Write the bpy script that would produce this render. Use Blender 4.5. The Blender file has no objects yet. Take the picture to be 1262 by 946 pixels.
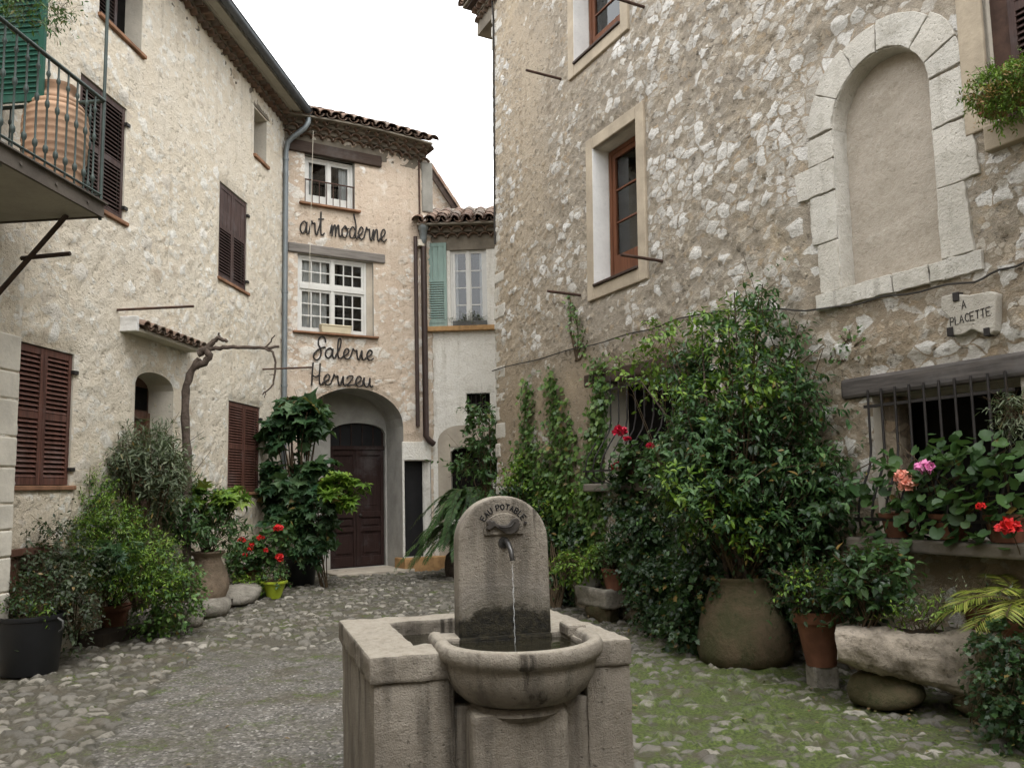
import bpy, bmesh, math, random
import numpy as np
from mathutils import Vector, Matrix
R=math.radians
scene=bpy.context.scene
COL=scene.collection

# ---------------------------------------------------------------- camera, sky, sun, exposure
FPX,CX,CY=1020.0,631.0,473.0          # focal length and centre in pixels of the 1262 x 946 photograph
PITCH,ROLL,EYE=7.1,-1.55,1.60
cam_data=bpy.data.cameras.new('camera'); cam=bpy.data.objects.new('camera',cam_data); COL.objects.link(cam)
cam_data.sensor_width=36.0; cam_data.lens=FPX/1262*36.0; cam_data.clip_start=0.05; cam_data.clip_end=3000
RC=Matrix.Rotation(R(90+PITCH),3,'X') @ Matrix.Rotation(R(ROLL),3,'Z')
cam.matrix_world=Matrix.Translation((0,0,EYE)) @ RC.to_4x4()
scene.camera=cam
SUN_EL,SUN_AZ=R(58),R(150)
world=bpy.data.worlds.new('World'); scene.world=world; world.use_nodes=True
wt=world.node_tree; wt.nodes.clear()
sky=wt.nodes.new('ShaderNodeTexSky'); sky.sky_type='NISHITA'; sky.sun_disc=False
sky.sun_elevation=SUN_EL; sky.sun_rotation=SUN_AZ; sky.air_density=1.0; sky.dust_density=4.0; sky.ozone_density=1.0
hs=wt.nodes.new('ShaderNodeHueSaturation'); hs.inputs['Saturation'].default_value=0.12; hs.inputs['Value'].default_value=1.0
mx=wt.nodes.new('ShaderNodeMix'); mx.data_type='RGBA'; mx.inputs[0].default_value=0.72
mx.inputs[7].default_value=(11.8,12.0,12.3,1)          # the even cloud layer that hides the blue
bg=wt.nodes.new('ShaderNodeBackground'); bg.inputs['Strength'].default_value=0.12
wo=wt.nodes.new('ShaderNodeOutputWorld')
wt.links.new(sky.outputs[0],hs.inputs['Color']); wt.links.new(hs.outputs[0],mx.inputs[6])
wt.links.new(mx.outputs[2],bg.inputs['Color']); wt.links.new(bg.outputs[0],wo.inputs['Surface'])
sd=bpy.data.lights.new('sun','SUN'); sd.energy=0.7; sd.angle=R(35); sd.color=(1,.98,.95)
sun=bpy.data.objects.new('sun',sd); COL.objects.link(sun)
sun.rotation_euler=(R(90)-SUN_EL,0,R(180)-SUN_AZ+R(0))
vs=scene.view_settings; vs.view_transform='Standard'; vs.look='None'; vs.gamma=1; vs.exposure=1.42; vs.use_curve_mapping=False
scene.render.engine='CYCLES'
cy=scene.cycles; cy.max_bounces=5; cy.diffuse_bounces=3; cy.glossy_bounces=2; cy.transmission_bounces=3; cy.transparent_max_bounces=6; cy.use_denoising=True; cy.caustics_reflective=False; cy.caustics_refractive=False

# ---------------------------------------------------------------- measuring helpers
def ray(px,py): return RC @ Vector(((px-CX)/FPX,-(py-CY)/FPX,-1.0))
def gp(px,py,z=0.0):
    d=ray(px,py); t=(z-EYE)/d.z; return Vector((0,0,EYE))+d*t
def ap(px,py,Y):
    d=ray(px,py); return Vector((0,0,EYE))+d*(Y/d.y)
class Frame:
    def __init__(s,o,ux,uy,tilt=0.0):
        s.o=Vector(o); s.U=Vector((ux,uy,0)).normalized(); w=s.U.cross(Vector((0,0,1)))
        s.V=Vector((0,0,1))*math.cos(tilt)-w*math.sin(tilt); s.W=s.U.cross(s.V)
        m=Matrix((s.U,-s.W,s.V)).transposed().to_4x4(); s.M=Matrix.Translation(s.o)@m; s.Mi=s.M.inverted()
    def uv(s,px,py,w=0.0):
        d=ray(px,py); c=Vector((0,0,EYE)); q=s.o+s.W*w
        t=(q-c).dot(s.W)/d.dot(s.W); p=c+d*t-s.o
        return p.dot(s.U),p.dot(s.V)
    def rect(s,tl,tr,br,bl,w=0.0):
        a,b,c,d=[s.uv(*p,w) for p in (tl,tr,br,bl)]
        return (a[0]+d[0])/2,(b[0]+c[0])/2,(c[1]+d[1])/2,(a[1]+b[1])/2
    def pt(s,u,v,w=0.0): return s.o+s.U*u+s.V*v+s.W*w
def q(u,v,w): return Vector((u,-w,v))

# ---------------------------------------------------------------- object helpers
def thing(name,label,cat,M=None,group=None):
    o=bpy.data.objects.new(name,None); COL.objects.link(o); o.empty_display_size=.2
    if M is not None: o.matrix_world = M if isinstance(M,Matrix) else Matrix.Translation(Vector(M))
    o['label']=label; o['category']=cat
    if group: o['group']=group
    return o
def tag(o,label,cat,group=None,kind=None):
    if label: o['label']=label
    if cat: o['category']=cat
    if group: o['group']=group
    if kind: o['kind']=kind
    return o
class MB:
    def __init__(s): s.v=[]; s.f=[]; s.m=[]
    def add(s,vs,fs,mi=0):
        k=len(s.v); s.v.extend([tuple(p) for p in vs]); s.f.extend([tuple(i+k for i in f) for f in fs]); s.m.extend([mi]*len(fs))
    def box(s,x0,x1,y0,y1,z0,z1,mi=0):
        s.add([(x0,y0,z0),(x1,y0,z0),(x1,y1,z0),(x0,y1,z0),(x0,y0,z1),(x1,y0,z1),(x1,y1,z1),(x0,y1,z1)],
              [(0,3,2,1),(4,5,6,7),(0,1,5,4),(1,2,6,5),(2,3,7,6),(3,0,4,7)],mi)
    def wbox(s,u0,u1,v0,v1,w0,w1,mi=0): s.box(u0,u1,-w1,-w0,v0,v1,mi)
    def obox(s,c,ax,ay,az,mi=0):
        c=Vector(c); ax=Vector(ax); ay=Vector(ay); az=Vector(az)
        p=[c-ax-ay-az,c+ax-ay-az,c+ax+ay-az,c-ax+ay-az,c-ax-ay+az,c+ax-ay+az,c+ax+ay+az,c-ax+ay+az]
        s.add(p,[(0,3,2,1),(4,5,6,7),(0,1,5,4),(1,2,6,5),(2,3,7,6),(3,0,4,7)],mi)
    def tube(s,pts,r,n=8,cap=True,mi=0):
        pts=[Vector(p) for p in pts]; m=len(pts); rs=r if isinstance(r,(list,tuple)) else [r]*m
        vs=[]; fs=[]; prev=None
        for i,p in enumerate(pts):
            t=(pts[min(i+1,m-1)]-pts[max(i-1,0)])
            if t.length<1e-9: t=Vector((0,0,1))
            t.normalize()
            if prev is None:
                a=Vector((0,0,1)) if abs(t.z)<.9 else Vector((1,0,0)); x=a.cross(t).normalized()
            else:
                x=(prev-t*prev.dot(t)); x=x.normalized() if x.length>1e-6 else Vector((1,0,0)).cross(t).normalized()
            prev=x; y=t.cross(x)
            for k in range(n):
                a=2*math.pi*k/n; vs.append(p+(x*math.cos(a)+y*math.sin(a))*rs[i])
        for i in range(m-1):
            for k in range(n):
                a=i*n+k; b=i*n+(k+1)%n; fs.append((a,b,b+n,a+n))
        if cap: fs.append(tuple(range(n))[::-1]); fs.append(tuple(range((m-1)*n,m*n)))
        s.add(vs,fs,mi)
    def lathe(s,prof,n=32,c=(0,0,0),wob=0,seed=0,mi=0):
        rng=random.Random(seed); ph=[rng.random()*6.28 for _ in range(4)]
        vs=[]; fs=[]
        for r,z in prof:
            for k in range(n):
                a=2*math.pi*k/n; rr=r*(1+wob*(math.sin(2*a+ph[0]+z*3)+.6*math.sin(3*a+ph[1]-z*5)+.4*math.sin(5*a+ph[2]+z*7)))
                vs.append((c[0]+rr*math.cos(a),c[1]+rr*math.sin(a),c[2]+z))
        m=len(prof)
        for i in range(m-1):
            for k in range(n):
                a=i*n+k; b=i*n+(k+1)%n; fs.append((a,b,b+n,a+n))
        fs.append(tuple(range(n))[::-1]); fs.append(tuple(range((m-1)*n,m*n)))
        s.add(vs,fs,mi)
    def prism(s,poly,w0,w1,mi=0):            # polygon in (u,v), counter-clockwise seen from outside
        n=len(poly); vs=[(u,-w1,v) for u,v in poly]+[(u,-w0,v) for u,v in poly]
        fs=[tuple(range(n)),tuple(range(2*n-1,n-1,-1))]+[(i,i+n,(i+1)%n+n,(i+1)%n) for i in range(n)]
        s.add(vs,fs,mi)
    def build(s,name,mats,parent=None,bevel=0,smooth=None,org=None,seg=2,weld=False):
        me=bpy.data.meshes.new(name)
        vv=s.v if org is None else [(a[0]-org[0],a[1]-org[1],a[2]-org[2]) for a in s.v]
        me.from_pydata(vv,[],s.f)
        if not isinstance(mats,(list,tuple)): mats=[mats]
        for m in mats: me.materials.append(m)
        if len(mats)>1: me.polygons.foreach_set('material_index',s.m)
        if weld:
            bm=bmesh.new(); bm.from_mesh(me); bmesh.ops.remove_doubles(bm,verts=bm.verts,dist=.0005); bm.to_mesh(me); bm.free()
        if smooth is not None:
            me.polygons.foreach_set('use_smooth',[True]*len(me.polygons))
            if smooth<180: me.set_sharp_from_angle(angle=R(smooth))
        me.update()
        o=bpy.data.objects.new(name,me); COL.objects.link(o)
        if parent is not None: o.parent=parent
        elif org is not None: o.location=org
        if bevel:
            b=o.modifiers.new('bevel','BEVEL'); b.width=bevel; b.segments=seg; b.limit_method='ANGLE'; b.angle_limit=R(35)
        return o
def copy_tree(o,parent=None):
    c=o.copy(); COL.objects.link(c)
    if parent is not None: c.parent=parent
    for ch in [x for x in bpy.data.objects if x.parent is o]: copy_tree(ch,c)
    return c

# ---------------------------------------------------------------- material helpers
class NT:
    def __init__(s,name):
        s.m=bpy.data.materials.new(name); s.m.use_nodes=True; s.t=s.m.node_tree; s.t.nodes.clear()
        s.out=s.t.nodes.new('ShaderNodeOutputMaterial')
    def n(s,typ,props=None,**ins):
        nd=s.t.nodes.new('ShaderNode'+typ)
        for k,v in (props or {}).items(): setattr(nd,k,v)
        for k,v in ins.items():
            k2=int(k[1:]) if k[0]=='_' else k.replace('_',' ')
            s.set(nd.inputs[k2],v)
        return nd
    def set(s,inp,v):
        if isinstance(v,bpy.types.NodeSocket): s.t.links.new(v,inp)
        elif isinstance(v,bpy.types.Node): s.t.links.new(v.outputs[0],inp)
        else:
            if isinstance(v,tuple) and len(v)==3 and inp.type=='RGBA': v=(*v,1)
            inp.default_value=v
    def math(s,op,a,b=0.0,c=None,clamp=False):
        nd=s.n('Math',{'operation':op,'use_clamp':clamp},_0=a,_1=b)
        if c is not None: s.set(nd.inputs[2],c)
        return nd.outputs[0]
    def mix(s,f,a,b,blend='MIX'):
        nd=s.t.nodes.new('ShaderNodeMix'); nd.data_type='RGBA'; nd.blend_type=blend
        s.set(nd.inputs[0],f); s.set(nd.inputs[6],a); s.set(nd.inputs[7],b); return nd.outputs[2]
    def step(s,x,lo,hi,a=0.0,b=1.0):
        nd=s.n('MapRange',{'interpolation_type':'SMOOTHSTEP'},_0=x,_1=lo,_2=hi,_3=a,_4=b); return nd.outputs[0]
    def ramp(s,f,stops,interp='LINEAR'):
        nd=s.t.nodes.new('ShaderNodeValToRGB'); cr=nd.color_ramp; cr.interpolation=interp
        while len(cr.elements)<len(stops): cr.elements.new(.5)
        for e,(p,c) in zip(cr.elements,stops): e.position=p; e.color=(*c,1)
        s.set(nd.inputs[0],f); return nd.outputs[0]
    def obj(s): return s.n('TexCoord').outputs['Object']
    def pos(s): return s.n('NewGeometry').outputs['Position']
    def scale(s,v,sc): return s.n('VectorMath',{'operation':'MULTIPLY'},_0=v,_1=sc).outputs[0]
    def warp(s,v,amt,sc,det=2):
        nz=s.noise(v,sc,det,.5,out=1)
        d=s.n('VectorMath',{'operation':'SUBTRACT'},_0=nz,_1=(.5,.5,.5)).outputs[0]
        d=s.n('VectorMath',{'operation':'SCALE'},_0=d); d.inputs[3].default_value=amt
        return s.n('VectorMath',{'operation':'ADD'},_0=v,_1=d.outputs[0]).outputs[0]
    def noise(s,v,sc,det=3,rough=.55,out=0,dist=0):
        nd=s.n('TexNoise',None,Scale=sc,Detail=det,Roughness=rough,Distortion=dist)
        if v is not None: s.set(nd.inputs['Vector'],v)
        return nd.outputs[out]
    def vor(s,v,sc,feat='F1',rand=1.0):
        nd=s.n('TexVoronoi',{'feature':feat},Scale=sc,Randomness=rand); s.set(nd.inputs['Vector'],v); return nd
    def bsdf(s,color,rough=.8,spec=.3,metal=0,bump=None,bstr=.5,bdist=.01,disp=None,dscale=1.0,dm='DISPLACEMENT',**kw):
        b=s.n('BsdfPrincipled'); s.set(b.inputs['Base Color'],color); s.set(b.inputs['Roughness'],rough)
        s.set(b.inputs['Specular IOR Level'],spec); s.set(b.inputs['Metallic'],metal)
        for k,v in kw.items(): s.set(b.inputs[k.replace('_',' ')],v)
        if bump is not None:
            bp=s.n('Bump',None,Strength=bstr,Distance=bdist,Height=bump); s.set(b.inputs['Normal'],bp.outputs[0])
        s.t.links.new(b.outputs[0],s.out.inputs['Surface'])
        if disp is not None:
            d=s.n('Displacement',None,Height=disp,Midlevel=0.0,Scale=dscale); s.t.links.new(d.outputs[0],s.out.inputs['Displacement'])
            s.m.displacement_method=dm
        return b

def simple(name,col,rough=.7,spec=.3,metal=0,var=.25,sc=8,bsc=40,bstr=.25,bd=.004,dark=None):
    t=NT(name); v=t.obj(); n=t.noise(v,sc,4,.6); n2=t.noise(v,bsc,4,.6)
    d=dark or tuple(c*(1-var) for c in col); l=tuple(min(1,c*(1+var*.6)) for c in col)
    c=t.mix(t.step(n,.3,.7),d,l); c=t.mix(t.math('MULTIPLY',n2,.35),c,tuple(x*.6 for x in col))
    t.bsdf(c,rough,spec,metal,bump=n2,bstr=bstr,bdist=bd); return t.m

def rubble(name,stone,mortar,sA=4.5,sB=9.5,presA=.5,presB=.5,hA=.03,hB=.016,grad=None,fine=.012,coarse=.02,stain=None,smooth_zone=None,soft=(.03,.16),seed=0.0,pits=0.0,bs=.9,stoneB=None,zones=None,streak=0.0,cl=1.5):
    """stone wall: cells of two sizes set in mortar, part of the cells buried"""
    t=NT(name); co=t.obj(); co=t.n('VectorMath',{'operation':'ADD'},_0=co,_1=(seed,seed*.7,seed*1.3)).outputs[0]
    edge=t.n('Attribute',{'attribute_name':'edge'}).outputs['Fac']
    w=t.warp(co,.16,2.2,3); w=t.warp(w,.06,9,2); w=t.scale(w,(1,1,1.35))
    low=t.noise(co,.55,2,.5); mid=t.noise(co,3.0,4,.6); fin=t.noise(co,26,5,.65); vf=t.noise(co,90,3,.6)
    if grad is not None:
        sx=t.n('SeparateXYZ',None,_0=t.obj()); g=None
        for ax,lo,hi,k in grad:
            gg=t.math('MULTIPLY',t.step(sx.outputs[ax],lo,hi),k); g=gg if g is None else t.math('ADD',g,gg)
        bias=t.math('ADD',t.math('MULTIPLY',t.math('SUBTRACT',low,.5),cl),g)
    else: bias=t.math('MULTIPLY',t.math('SUBTRACT',low,.5),1.5)
    def layer(sc,pres):
        a=t.vor(w,sc); e=t.vor(w,sc,'DISTANCE_TO_EDGE')
        sp=t.n('SeparateColor',None,_0=a.outputs['Color'])
        shape=t.step(t.math('ADD',e.outputs[0],t.math('MULTIPLY',t.math('SUBTRACT',fin,.5),.12)),soft[0],soft[1])
        pr=t.step(t.math('ADD',sp.outputs[0],bias),1-pres-.06,1-pres+.06)
        return t.math('MULTIPLY',shape,pr),sp.outputs[1],e.outputs[0]
    mA,rA,eA=layer(sA,presA); mB,rB,eB=layer(sB,presB)
    mB=t.math('MULTIPLY',mB,t.math('SUBTRACT',1.0,mA))
    cA=t.ramp(rA,stone); cB=t.ramp(rB,stoneB or stone)
    m=t.mix(t.step(mid,.3,.7),mortar[0],mortar[1]); m=t.mix(t.math('MULTIPLY',t.step(fin,.45,.75),.6),m,mortar[2])
    m=t.mix(t.step(low,.45,.7),m,t.mix(.5,m,mortar[3])) if len(mortar)>3 else m
    if zones:
        sz=t.n('SeparateXYZ',None,_0=t.obj())
        for ax,hi,lo,col,amt in zones:
            zz=t.step(t.math('ADD',sz.outputs[ax],t.math('MULTIPLY',t.math('SUBTRACT',low,.5),2.2)),min(lo,hi),max(lo,hi),1,0); m=t.mix(t.math('MULTIPLY',zz,amt),m,col)
        m=t.mix(t.math('MULTIPLY',t.step(fin,.45,.75),.4),m,mortar[2])
    c=t.mix(mB,m,cB); c=t.mix(mA,c,cA)
    if streak:
        sk=t.noise(t.scale(co,(5,5,.35)),1.3,4,.6); c=t.mix(t.math('MULTIPLY',t.math('MULTIPLY',t.step(sk,.52,.70),t.step(mid,.35,.6)),streak),c,t.mix(1.0,c,(.52,.48,.43),'MULTIPLY'))
    c=t.mix(t.math('MULTIPLY',t.step(fin,.35,.72,1,0),.42),c,t.mix(1.0,c,(.55,.5,.44),'MULTIPLY'))
    if stain:
        for (ns,lo,hi,col,amt) in stain:
            c=t.mix(t.math('MULTIPLY',t.step(t.noise(co,ns,5,.65),lo,hi),amt),c,col)
    pv=t.noise(t.scale(t.warp(co,.05,7),(1,1,1.5)),15,4,.6); pm=t.step(pv,.34,.42,1,0)      # gouged pits, their small shadows darkened into the colour
    pm=t.math('MULTIPLY',pm,t.step(t.noise(co,4,3,.6),.38,.6))
    if pits: c=t.mix(t.math('MULTIPLY',pm,pits*.8),c,tuple(x*.62 for x in mortar[2]))
    h=t.math('MULTIPLY',t.math('MULTIPLY',mA,t.math('ADD',.55,t.math('MULTIPLY',rA,.6))),hA)
    h=t.math('ADD',h,t.math('MULTIPLY',mB,hB))
    h=t.math('ADD',h,t.math('MULTIPLY',fin,fine)); h=t.math('ADD',h,t.math('MULTIPLY',mid,coarse)); h=t.math('ADD',h,t.math('MULTIPLY',vf,.004))
    h=t.math('SUBTRACT',h,t.math('MULTIPLY',pm,.022 if pits else 0.0)); h=t.math('MULTIPLY',h,edge)
    t.bsdf(c,.92,.15,disp=h,bump=t.math('SUBTRACT',t.math('ADD',fin,t.math('MULTIPLY',vf,.5)),t.math('MULTIPLY',pm,.8)),bstr=bs,bdist=.03); return t.m

M={}
M['right_stone']=rubble('right_stone',[(0,(.42,.385,.33)),(.3,(.54,.51,.46)),(.6,(.65,.63,.59)),(1,(.74,.725,.69))],
    [(.40,.355,.29),(.345,.305,.25),(.215,.185,.148),(.43,.37,.285)],sA=6.0,sB=13,presA=.035,presB=.32,grad=[(0,1.6,5.0,.30),(2,3.2,4.4,.10)],hA=.024,hB=.016,fine=.016,coarse=.022,soft=(.035,.10),pits=.6,bs=.8,cl=2.7,
    stoneB=[(0,(.31,.27,.21)),(.3,(.40,.35,.28)),(.55,(.47,.42,.345)),(.75,(.40,.32,.225)),(.92,(.52,.475,.405)),(1,(.66,.63,.57))],
    zones=[(0,2.8,.4,(.50,.42,.315),.85),(2,3.7,2.7,(.33,.262,.182),.75)],
    stain=[(1.3,.56,.72,(.25,.225,.185),.5),(.9,.56,.72,(.50,.40,.27),.4)],streak=.35)
M['left_render']=rubble('left_render',[(0,(.60,.54,.44)),(.35,(.72,.69,.61)),(.8,(.78,.765,.71)),(1,(.52,.44,.34))],
    [(.715,.65,.535),(.765,.71,.605),(.54,.47,.365),(.71,.62,.475)],sA=4.6,sB=10,presA=.20,presB=.30,hA=.013,hB=.011,fine=.018,coarse=.024,soft=(.03,.13),pits=.7,bs=.65,
    zones=[(2,2.8,.4,(.63,.535,.40),.65)],
    stain=[(1.6,.56,.72,(.62,.53,.40),.45),(.8,.58,.72,(.54,.50,.43),.45),(2.8,.62,.74,(.78,.76,.70),.7)],seed=3.1,streak=.35)
M['back_render']=rubble('back_render',[(0,(.60,.54,.46)),(.5,(.70,.66,.59)),(1,(.76,.735,.69))],
    [(.585,.475,.375),(.65,.555,.45),(.44,.36,.28),(.545,.43,.33)],sA=4.6,sB=9,presA=.22,presB=.26,hA=.016,hB=.012,fine=.014,coarse=.02,soft=(.03,.11),pits=.6,bs=.6,
    stain=[(1.2,.55,.72,(.52,.42,.325),.4),(2.2,.58,.72,(.68,.635,.56),.65)],seed=7.7,streak=.3)
M['white_render']=rubble('white_render',[(0,(.72,.70,.64)),(1,(.78,.765,.71))],[(.77,.755,.70),(.80,.79,.74),(.66,.63,.56)],presA=.2,presB=.2,hA=.008,hB=.005,fine=.006,coarse=.012,bs=.5,
    stain=[(1.1,.55,.75,(.62,.57,.47),.6)],seed=1.4,streak=.45)
M['low_stone']=rubble('low_stone',[(0,(.24,.18,.13)),(.5,(.36,.28,.2)),(1,(.44,.38,.30))],[(.16,.13,.10),(.2,.16,.12),(.1,.08,.06)],sA=4,sB=8,presA=.8,presB=.6,hA=.03,hB=.02,seed=2.2)

def plaster(name,col,var=.15,rough=.9):
    t=NT(name); v=t.obj(); a=t.noise(v,2.5,5,.6); b=t.noise(v,22,5,.65)
    c=t.mix(t.step(a,.3,.7),tuple(x*(1-var) for x in col),tuple(min(1,x*(1+var*.5)) for x in col))
    c=t.mix(t.math('MULTIPLY',t.step(b,.5,.75),.3),c,tuple(x*.65 for x in col))
    t.bsdf(c,rough,.15,bump=t.math('ADD',a,t.math('MULTIPLY',b,.5)),bstr=.5,bdist=.02); return t.m
M['plaster']=plaster('plaster',(.60,.55,.46))
M['shaded_plaster']=plaster('shaded_plaster',(.40,.385,.35),.2); M['white_plaster']=plaster('white_plaster',(.74,.73,.70),.1)  # the darker plaster carries the porch's shade in its colour
M['surround']=plaster('surround',(.41,.345,.26),.2)
M['infill']=rubble('infill',[(0,(.46,.41,.345)),(1,(.52,.475,.41))],[(.44,.395,.33),(.50,.45,.385),(.36,.315,.26)],sA=3,sB=6,presA=.15,presB=.2,hA=.012,hB=.008,fine=.008,coarse=.05,soft=(.02,.3),seed=5.5,bs=.4)
M['beige_stone']=plaster('beige_stone',(.42,.37,.30),.2); M['ledge_stone']=plaster('ledge_stone',(.17,.15,.125),.3)
M['quoin']=plaster('quoin',(.60,.56,.48),.18)
def limestone(name,col):
    t=NT(name); v=t.obj(); a=t.noise(v,3,4,.6); b=t.noise(v,35,5,.7); p=t.vor(t.warp(v,.05,20),38)
    pit=t.step(p.outputs['Distance'],.08,.3)
    isl=t.n('NewGeometry').outputs['Random Per Island']
    c=t.mix(t.step(a,.3,.7),tuple(x*.86 for x in col),col); c=t.mix(t.math('MULTIPLY',t.math('SUBTRACT',1.0,pit),.45),c,(.4,.36,.29))
    c=t.mix(t.math('MULTIPLY',t.step(b,.5,.72),.35),c,(.42,.38,.31)); c=t.mix(t.math('MULTIPLY',isl,.25),c,(.55,.48,.38))
    lic=t.noise(v,5.5,5,.7); c=t.mix(t.step(lic,.50,.66,0,.55),c,(.36,.335,.28)); c=t.mix(t.step(t.noise(t.scale(v,(7,7,.6)),1.2,4,.6),.55,.72,0,.45),c,(.25,.23,.19))
    h=t.math('ADD',t.math('ADD',t.math('MULTIPLY',pit,.5),b),t.math('MULTIPLY',lic,1.2)); t.bsdf(c,.9,.2,bump=h,bstr=.8,bdist=.016); return t.m
M['limestone']=limestone('limestone',(.58,.555,.50)); M['tablet_stone']=limestone('tablet_stone',(.47,.44,.385))
def fountain_stone(name,moss):
    t=NT(name); v=t.obj(); a=t.noise(v,2.2,5,.6); b=t.noise(v,30,6,.7); d=t.noise(t.scale(v,(6,6,.8)),1.6,4,.6); fl=t.noise(v,120,3,.7)
    c=t.mix(t.step(a,.3,.72),(.20,.175,.142),(.315,.282,.235)); c=t.mix(t.math('MULTIPLY',t.step(d,.45,.68),.75),c,(.105,.092,.076)); d2=t.noise(t.scale(v,(9,9,.5)),1.1,4,.6); c=t.mix(t.math('MULTIPLY',t.step(d2,.60,.70),.85),c,(.035,.030,.025))
    c=t.mix(t.math('MULTIPLY',t.step(b,.48,.7),.35),c,(.115,.09,.065)); c=t.mix(t.math('MULTIPLY',t.step(fl,.55,.75),.3),c,(.31,.26,.20)); pt=t.step(t.noise(v,48,3,.6),.30,.36,1,0); c=t.mix(t.math('MULTIPLY',pt,.6),c,(.06,.05,.04))
    sp=t.n('SeparateXYZ',None,_0=v)
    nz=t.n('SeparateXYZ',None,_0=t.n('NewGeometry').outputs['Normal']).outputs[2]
    c=t.mix(t.math('MULTIPLY',t.step(nz,.6,.95),.75),c,t.mix(t.step(b,.4,.7),(.40,.36,.295),(.30,.262,.205)))   # upward faces painted lighter, sky light put into the colour
    rough=.85
    if moss:
        arch=t.math('MULTIPLY',t.math('POWER',t.math('ABSOLUTE',t.math('SUBTRACT',sp.outputs[0],.075)),2.0),1.1)
        e=t.math('ADD',t.math('ADD',sp.outputs[2],arch),t.math('MULTIPLY',t.math('SUBTRACT',t.noise(v,14,5,.7),.5),.16))
        mk=t.step(e,.965,1.015,1,0)
        gr=t.step(t.math('ADD',e,t.math('MULTIPLY',a,.1)),1.08,1.28,.40,0); c=t.mix(gr,c,(.17,.16,.15))
        mk2=t.step(e,1.0,1.12,.5,0); c=t.mix(mk2,c,(.10,.088,.06))
        g=t.mix(t.step(b,.4,.6),(.012,.011,.008),(.035,.030,.018)); c=t.mix(mk,c,g)
        rough=t.math('SUBTRACT',.88,t.math('MULTIPLY',mk,.5))
    t.bsdf(c,rough,.18,bump=t.math('SUBTRACT',t.math('ADD',t.math('ADD',b,t.math('MULTIPLY',fl,.5)),t.math('MULTIPLY',a,.8)),t.math('MULTIPLY',pt,.6)),bstr=.8,bdist=.018); return t.m
M['fountain']=fountain_stone('fountain_stone',False); M['stele']=fountain_stone('stele_stone',True)
def rock(name,c1,c2,c3,sc=5):
    t=NT(name); v=t.obj(); a=t.noise(v,sc,6,.65,dist=.6); b=t.noise(v,sc*7,5,.7)
    c=t.mix(t.step(a,.3,.65),c1,c2); c=t.mix(t.math('MULTIPLY',t.step(b,.5,.72),.7),c,c3)
    t.bsdf(c,.9,.2,bump=t.math('ADD',a,t.math('MULTIPLY',b,.4)),bstr=.9,bdist=.03); return t.m
M['trough_rock']=rock('trough_rock',(.185,.158,.125),(.36,.31,.25),(.075,.064,.048),4)
M['kerb_rock']=rock('kerb_rock',(.16,.145,.12),(.29,.265,.225),(.08,.085,.045))
M['jar_mossy']=rock('jar_mossy',(.055,.055,.026),(.105,.078,.048),(.030,.040,.014),3)
M['soil']=simple('soil',(.045,.035,.026),.95,.1)
M['terracotta']=simple('terracotta',(.19,.085,.052),.85,.2,var=.35,sc=5)
M['terracotta_pale']=simple('terracotta_pale',(.40,.26,.17),.85,.2,var=.3,sc=4)
M['urn_clay']=rock('urn_clay',(.17,.128,.09),(.27,.205,.145),(.10,.085,.065),4)
M['black_plastic']=simple('black_plastic',(.010,.0105,.012),.42,.4,var=.2)
M['lime_plastic']=simple('lime_plastic',(.34,.42,.03),.45,.4,var=.1)
M['grey_plastic']=simple('grey_plastic',(.10,.10,.095),.6,.3)
def wood(name,col,var=.35,rough=.7,ax=2):
    t=NT(name); v=t.obj(); s=[14,14,14]; s[ax]=1.2; g=t.noise(t.scale(v,tuple(s)),2.0,5,.65); b=t.noise(v,3,3,.5)
    c=t.mix(t.step(g,.3,.72),tuple(x*(1-var) for x in col),tuple(x*(1+var*.5) for x in col)); c=t.mix(t.math('MULTIPLY',b,.3),c,tuple(x*.6 for x in col))
    c=t.mix(t.step(t.noise(v,1.7,5,.7),.48,.72,0,.38),c,tuple(.5*x+.11 for x in col)); t.bsdf(c,rough,.25,bump=g,bstr=.4,bdist=.004); return t.m
M['shutter_brown']=wood('shutter_brown',(.120,.052,.037),.5); M['shutter_dark']=wood('shutter_dark',(.062,.036,.030)); M['shutter_old']=wood('shutter_old',(.07,.042,.036),.5)
M['shutter_teal']=wood('shutter_teal',(.25,.345,.305),.2); M['shutter_green']=wood('shutter_green',(.020,.088,.062),.15)
M['door_wood']=wood('door_wood',(.030,.014,.011)); M['door_small']=wood('door_small',(.115,.055,.035)); M['window_brown']=wood('window_brown',(.16,.062,.03))
M['beam_dark']=wood('beam_dark',(.055,.035,.025),ax=0); M['beam_grey']=wood('beam_grey',(.20,.18,.16),.4,.85,ax=0); M['lintel_dark']=wood('lintel_dark',(.10,.088,.08),.5,.85,ax=0)
M['sill_clay']=simple('sill_clay',(.27,.145,.085),.85,.2,var=.35,sc=6); M['sill_ochre']=simple('sill_ochre',(.40,.24,.11),.85,.2,var=.3)
M['white_paint']=simple('white_paint',(.62,.61,.57),.5,.4,var=.06)
M['iron']=simple('iron',(.030,.026,.024),.6,.4,metal=.3,var=.3); M['rust']=simple('rust',(.075,.042,.030),.8,.3,var=.4)
M['green_iron']=simple('green_iron',(.045,.065,.058),.55,.4,var=.2)
M['zinc']=simple('zinc',(.21,.235,.245),.5,.5,metal=.5,var=.18,sc=4); M['gutter_dark']=simple('gutter_dark',(.10,.11,.12),.5,.4,metal=.4,var=.2)
M['pipe_brown']=simple('pipe_brown',(.045,.027,.022),.5,.4); M['concrete_grey']=plaster('concrete_grey',(.26,.25,.22),.2)
M['concrete_dark']=plaster('concrete_dark',(.11,.095,.08),.3); M['soffit']=plaster('soffit',(.36,.335,.28),.15)
M['black_metal']=simple('black_metal',(.010,.010,.011),.6,.3)
M['dark_room']=simple('dark_room',(.012,.011,.010),.95,.05)
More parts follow.
